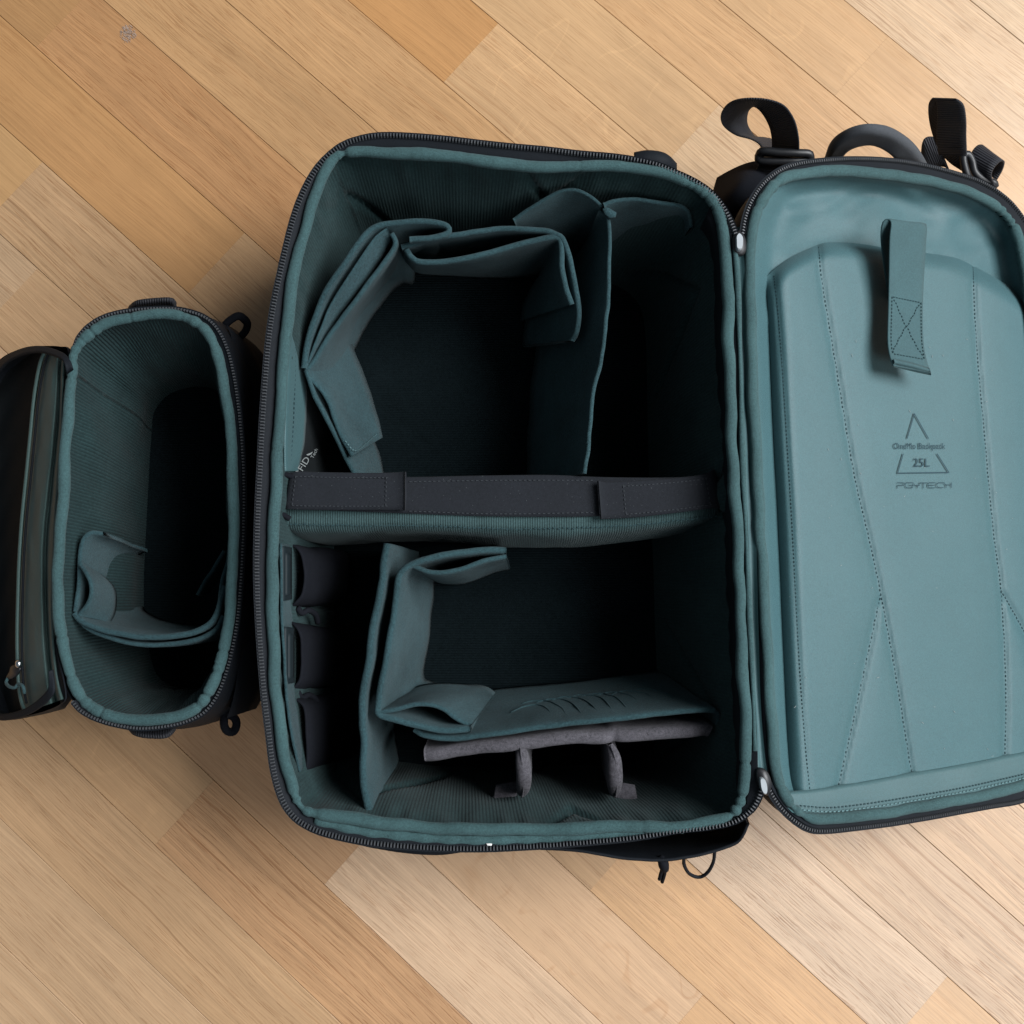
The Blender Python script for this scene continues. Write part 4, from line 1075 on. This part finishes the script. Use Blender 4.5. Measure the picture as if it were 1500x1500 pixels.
for j in range(24):
    v = j / 23; row = []
    for i, p in enumerate(spw):
        a = Vector((p.x + SLN[i].x * .002, p.y + SLN[i].y * .002, SR - .001))
        b = Vector((gx0 + (p.x - X0) / (X1 - X0) * (gx1 - gx0), gy0 + (p.y - Y0) / (Y1 - Y0) * (gy1 - gy0), .018))
        q = a.lerp(b, v); am = smooth(v * 5) * smooth((1 - v) * 4); an = i / ns * 2 * math.pi
        wr = noise.noise(Vector((math.cos(an) * 3, math.sin(an) * 3, v * 2 + 9))) * .005 + noise.noise(Vector((math.cos(an) * 10, math.sin(an) * 10, v * 3))) * .0018
        row.append(q + SLN[i] * ((wr + .003 * math.sin(math.pi * v)) * am))
    rows.append(row)
V, F, UV = gridvf(rows, True)
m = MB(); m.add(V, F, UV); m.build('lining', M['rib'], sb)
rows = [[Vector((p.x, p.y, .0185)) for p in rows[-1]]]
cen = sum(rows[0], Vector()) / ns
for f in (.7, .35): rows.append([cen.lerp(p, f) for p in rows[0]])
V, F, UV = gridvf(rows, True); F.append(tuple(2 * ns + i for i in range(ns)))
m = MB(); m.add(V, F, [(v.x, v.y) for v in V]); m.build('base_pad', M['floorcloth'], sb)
spd = resample(spw, 800, True)
tube('rim_binding', wobble(spd, .0011, 5, 4.0), gather(spd, 8.0, .0039, .18, 11, 30), M['rim'], sb, 12, True, (0, 0, 1), .95)
# handles and loops on the pouch
ribbon('grab_tab', [(188, 452, .12), (200, 444, .13), (225, 440, .132), (252, 440, .132), (258, 452, .12)], [(190, 470, .10), (202, 458, .11), (225, 452, .115), (250, 452, .115), (256, 470, .10)], .004, M['webbing'], sb, n=30)
ribbon('grab_tab', [(186, 1062, .12), (198, 1074, .13), (222, 1078, .132), (246, 1076, .132), (260, 1060, .12)], [(190, 1046, .10), (202, 1056, .11), (222, 1060, .115), (244, 1058, .115), (256, 1044, .10)], .004, M['webbing'], sb, n=30)
tube('strap_loop', resample(PW([(326, 480, .115), (336, 470, .118), (348, 463, .120), (356, 466, .118), (362, 474, .114), (360, 484, .110), (352, 494, .106)]), 40), .0030, M['blacksoft'], sb, 8, False, (0, 0, 1), .6)
tube('strap_loop', resample(PW([(330, 1048, .110), (328, 1060, .112), (332, 1070, .112), (341, 1072, .110), (346, 1064, .110), (345, 1054, .110), (338, 1048, .110)]), 40, True), .0030, M['blacksoft'], sb, 8, True, (0, 0, 1), .6)
# outer front pocket of the pouch, between the zip and the backpack
rows = []
for j in range(12):
    v = j / 11; row = []
    for i in range(40):
        u = i / 39
        yy = 476 + (1052 - 476) * u
        xl = 326 + 36 * math.sin(math.pi * min(1, max(0, u * .98 + .01))) ** .5
        x = xl + (30 + 42 * math.sin(math.pi * (.1 + .8 * u))) * v
        y = yy + (14 * v if u < .5 else -14 * v) * abs(u - .5) * 2 + (26 * v * (1 - u) ** 6) 
        z = .134 - .030 * v - .075 * max(0, v - .72) * 3.0 + .004 * math.sin(u * 23 + v * 4) * v * .4
        row.append(P(x, y, max(z, .03)))
    rows.append(row)
m = MB(); m.add(*gridvf(rows)); m.build('front_pocket', M['black'], sb)
tube('pocket_seam', resample(PW([(345, 505, .126), (362, 560, .124), (368, 680, .122), (370, 780, .122), (366, 900, .122), (354, 990, .124), (338, 1036, .126)]), 70), .0016, M['blacksoft'], sb, 8)
m = MB(); m.add(*tubevf(resample(PW([(354, 1006, .122), (358, 1014, .121), (356, 1022, .121), (350, 1026, .122), (347, 1018, .123), (349, 1009, .123)]), 30, True), .0011, 8, True)); m.build('eyelet', M['plastic'], sb)
# lid of the pouch, drooping to the left
q0, q1 = P(100, 520, SR - .004), P(86, 1010, SR - .004)
qd = (q0 - q1).normalized(); qs = Vector((-qd.y, qd.x, 0)); qs = -qs if qs.x > 0 else qs
QS = R(40); qe = qs * math.cos(QS) - Vector((0, 0, 1)) * math.sin(QS); QN = qe.cross(qd).normalized()
if QN.z < 0: QN = -QN
def QP(x, y, off=0.0):
    d = ray(x, y); o = q0 + QN * off
    return CAMP + d * ((o - CAMP).dot(QN) / d.dot(QN))
def QPW(pts, off=0.0): return [QP(p[0], p[1], p[2] if len(p) > 2 else off) for p in pts]
qring = [(102, 516), (90, 508), (66, 507), (44, 508), (22, 515), (4, 525), (-14, 545), (-26, 590), (-32, 680), (-34, 780), (-32, 900), (-24, 1000), (-12, 1046), (4, 1055), (24, 1053), (48, 1047), (72, 1040), (92, 1030), (98, 1016), (86, 950), (82, 880), (84, 780), (92, 660), (98, 580)]
qw = resample(QPW(qring), 200, True)
m = MB()
qc = sum(qw, Vector()) / len(qw)
rows = [[p + QN * .001 for p in qw]]
for k, dz in ((1.0, -.006), (.99, -.018), (.93, -.026), (.8, -.028)):
    rows.append([Vector((qc.lerp(p, k) + QN * (dz * smooth((p - q0).dot(qs) / .03 + .2)))) for p in qw])
for r in rows:
    for p in r: p.z = max(p.z, .003)
V, F, UV = gridvf(rows, True); nn = len(qw); F.append(tuple((len(rows) - 1) * nn + i for i in range(nn)))
m.add(V, F, UV); m.build('lid_shell', M['black'], sb)
# lining of the lid: dark mesh pocket at the left, dark green cloth by the hinge
def patch(name, top, bot, mat, offf, par, n=24, nv=70):
    l_ = v2(top, nv); r_ = v2(bot, nv); rows = []
    for i in range(n):
        s = i / (n - 1); rows.append([QP(a[0] + (b[0] - a[0]) * s, a[1] + (b[1] - a[1]) * s, offf(s, j / (nv - 1))) for j, (a, b) in enumerate(zip(l_, r_))])
    m = MB(); m.add(*gridvf(rows)); return m.build(name, mat, par)
zl = [(66, 514), (58, 535), (50, 580), (44, 640), (38, 700), (32, 760), (28, 820), (26, 880), (25, 940), (27, 1000), (32, 1030), (38, 1044)]
patch('mesh_pocket', [(8, 526), (-10, 548), (-22, 600), (-28, 700), (-30, 800), (-28, 900), (-20, 1000), (-6, 1040), (8, 1050)], [(62, 516), (54, 560), (45, 630), (37, 700), (30, 780), (26, 860), (24, 940), (27, 1010), (34, 1046)], M['mesh'], lambda s, t: -.004 - .008 * math.sin(math.pi * min(1, s)) + .001 * math.sin(t * 40 + s * 9), sb)
patch('lid_lining', [(66, 516), (57, 560), (48, 630), (41, 700), (34, 780), (30, 860), (28, 940), (31, 1010), (38, 1044)], [(98, 520), (97, 580), (95, 640), (91, 710), (86, 790), (83, 870), (84, 940), (92, 1000), (98, 1022)], M['darkgreen'],
      lambda s, t: -.003 + .004 * math.sin(s * math.pi) - .005 * math.exp(-((s - .70 - .05 * math.sin(t * 9)) / .06) ** 2) + .0025 * math.exp(-((s - .86) / .09) ** 2) + .0008 * noise.noise(Vector((s * 6, t * 14, 2))), sb, n=40, nv=90)
tube('pocket_zip', resample(QPW(zl, .0015), 90), .0017, M['darkgreen'], sb, 8, False, QN, .7)
tube('pocket_zip_edge', resample(QPW([(a + 7, b) for a, b in zl][:-1], .0008), 90), .0009, M['black'], sb, 6)
ptab = sheet('lid_edge_binding', QPW([(106, 542, .002), (102, 530, .003), (92, 518, .003), (66, 509, .003), (44, 509, .003), (22, 516, .003), (4, 527, .003), (-14, 548, .003)]), QPW([(98, 548, .004), (95, 534, .006), (88, 525, .006), (66, 517, .006), (46, 517, .006), (26, 523, .006), (8, 534, .006), (-8, 554, .006)]), .0018, M['black'], sb, n=60, m=5, wob=.0001)
sheet('lid_edge_binding', QPW([(76, 982, .004), (79, 1006, .004), (76, 1018, .004), (62, 1033, .004), (40, 1046, .004), (20, 1052, .004), (2, 1054, .004), (-14, 1046, .004)]), QPW([(71, 984, .006), (72, 1004, .006), (69, 1012, .006), (56, 1025, .006), (36, 1038, .006), (18, 1044, .006), (2, 1046, .006), (-10, 1040, .006)]), .0018, M['black'], sb, n=60, m=5, wob=.0001)
m = MB(); V, F, UV = tubevf(resample(QPW([(27.5, 970.5, .004), (27.8, 972.5, .0055), (28, 974.5, .004)]), 5), .0024, 10); m.add(V, F, UV); pz = m.build('zip_knob', M['nickel'], sb)
m = MB(); polyslab(m, QPW(densify([(26, 974), (30, 980), (24, 990), (16, 995), (10, 993), (15, 984), (17, 976)], 18), .004), QN, .0016); m.build('zip_pull', M['plastic'], sb)
tube('pull_cord', resample(QPW([(12, 993, .004), (9, 1000, .005), (14, 1006, .006), (22, 1007, .005), (27, 1002, .004), (34, 1006, .004), (36, 1016, .003)]), 30), .0012, M['elastic'], sb, 8)

# curved divider inside the pouch
pd = thing('felt_divider', 'curved teal felt divider sagging across the lower part of the small pouch', 'divider', P(220, 920, .02))
zp = .138
t = PW([(110, 898, zp), (118, 908, zp), (138, 919, zp), (172, 928, zp), (212, 933, zp), (250, 932, zp), (282, 926, zp), (304, 916, zp), (316, 900, zp), (322, 880, zp), (330, 858, zp)])
sheet('front_panel', t, vb(t, .022, 0, .002), .0042, M['felt'], pd, n=60, m=9, seed=21)
t = PW([(112, 902, zp - .002), (122, 916, zp - .003), (148, 930, zp - .004), (184, 940, zp - .005), (220, 945, zp - .005), (256, 943, zp - .005), (290, 936, zp - .004), (316, 922, zp - .002), (328, 902, zp)])
sheet('back_panel', t, vb(t, .022), .0034, M['felt'], pd, n=60, m=9, seed=22)
t = PW([(110, 896, zp), (113, 875, zp), (116, 850, zp), (117, 825, zp), (119, 805, zp), (124, 790, zp), (134, 782, zp - .002), (152, 782, zp - .010)])
sheet('side_flap', t, PW([(196, 905, .03), (192, 880, .03), (192, 855, .03), (194, 835, .03), (198, 820, .03), (204, 812, .03), (210, 808, .03), (216, 807, .03)]), .0030, M['felt'], pd, n=60, m=9, seed=23)
t = PW([(119, 826, zp + .004), (126, 838, zp + .006), (132, 852, zp + .006), (133, 868, zp + .005), (128, 884, zp + .002), (116, 900, zp)])
sheet('curled_flap', t, PW([(140, 838, zp - .03), (156, 850, zp - .04), (166, 864, zp - .045), (168, 880, zp - .045), (166, 896, zp - .04), (160, 908, zp - .03)]), .0030, M['felt'], pd, n=40, m=7, seed=24)
t = PW([(322, 880, zp), (326, 850, zp - .004), (332, 826, zp - .006), (334, 806, zp - .012)])
sheet('loose_end', t, vb(t, .05, -.004, .004), .0030, M['felt'], pd, n=20, m=6, seed=25)
t = PW([(290, 872, .07), (300, 852, .075), (314, 830, .08), (328, 806, .085)])
sheet('loose_end', t, vb(t, .04, -.002, .002), .0030, M['felt'], pd, n=20, m=5, seed=26)

# a little lint on the lid
m = MB(); rl = random.Random(3)
for _ in range(46):
    x, y = rl.uniform(1150, 1495), rl.uniform(480, 1120); p = LP(x, y, padh(x, y) + .0006)
    a = rl.uniform(0, math.pi); dirv = (hd * math.cos(a) + ed * math.sin(a)); ln_ = rl.uniform(.0002, .0011)
    V, F = boxvf(p, dirv * ln_, dirv.cross(LNRM) * .00012, LNRM * .0001); m.add(V, F)
m.build('lint', M['labelprint'], pad, False, 'stuff')
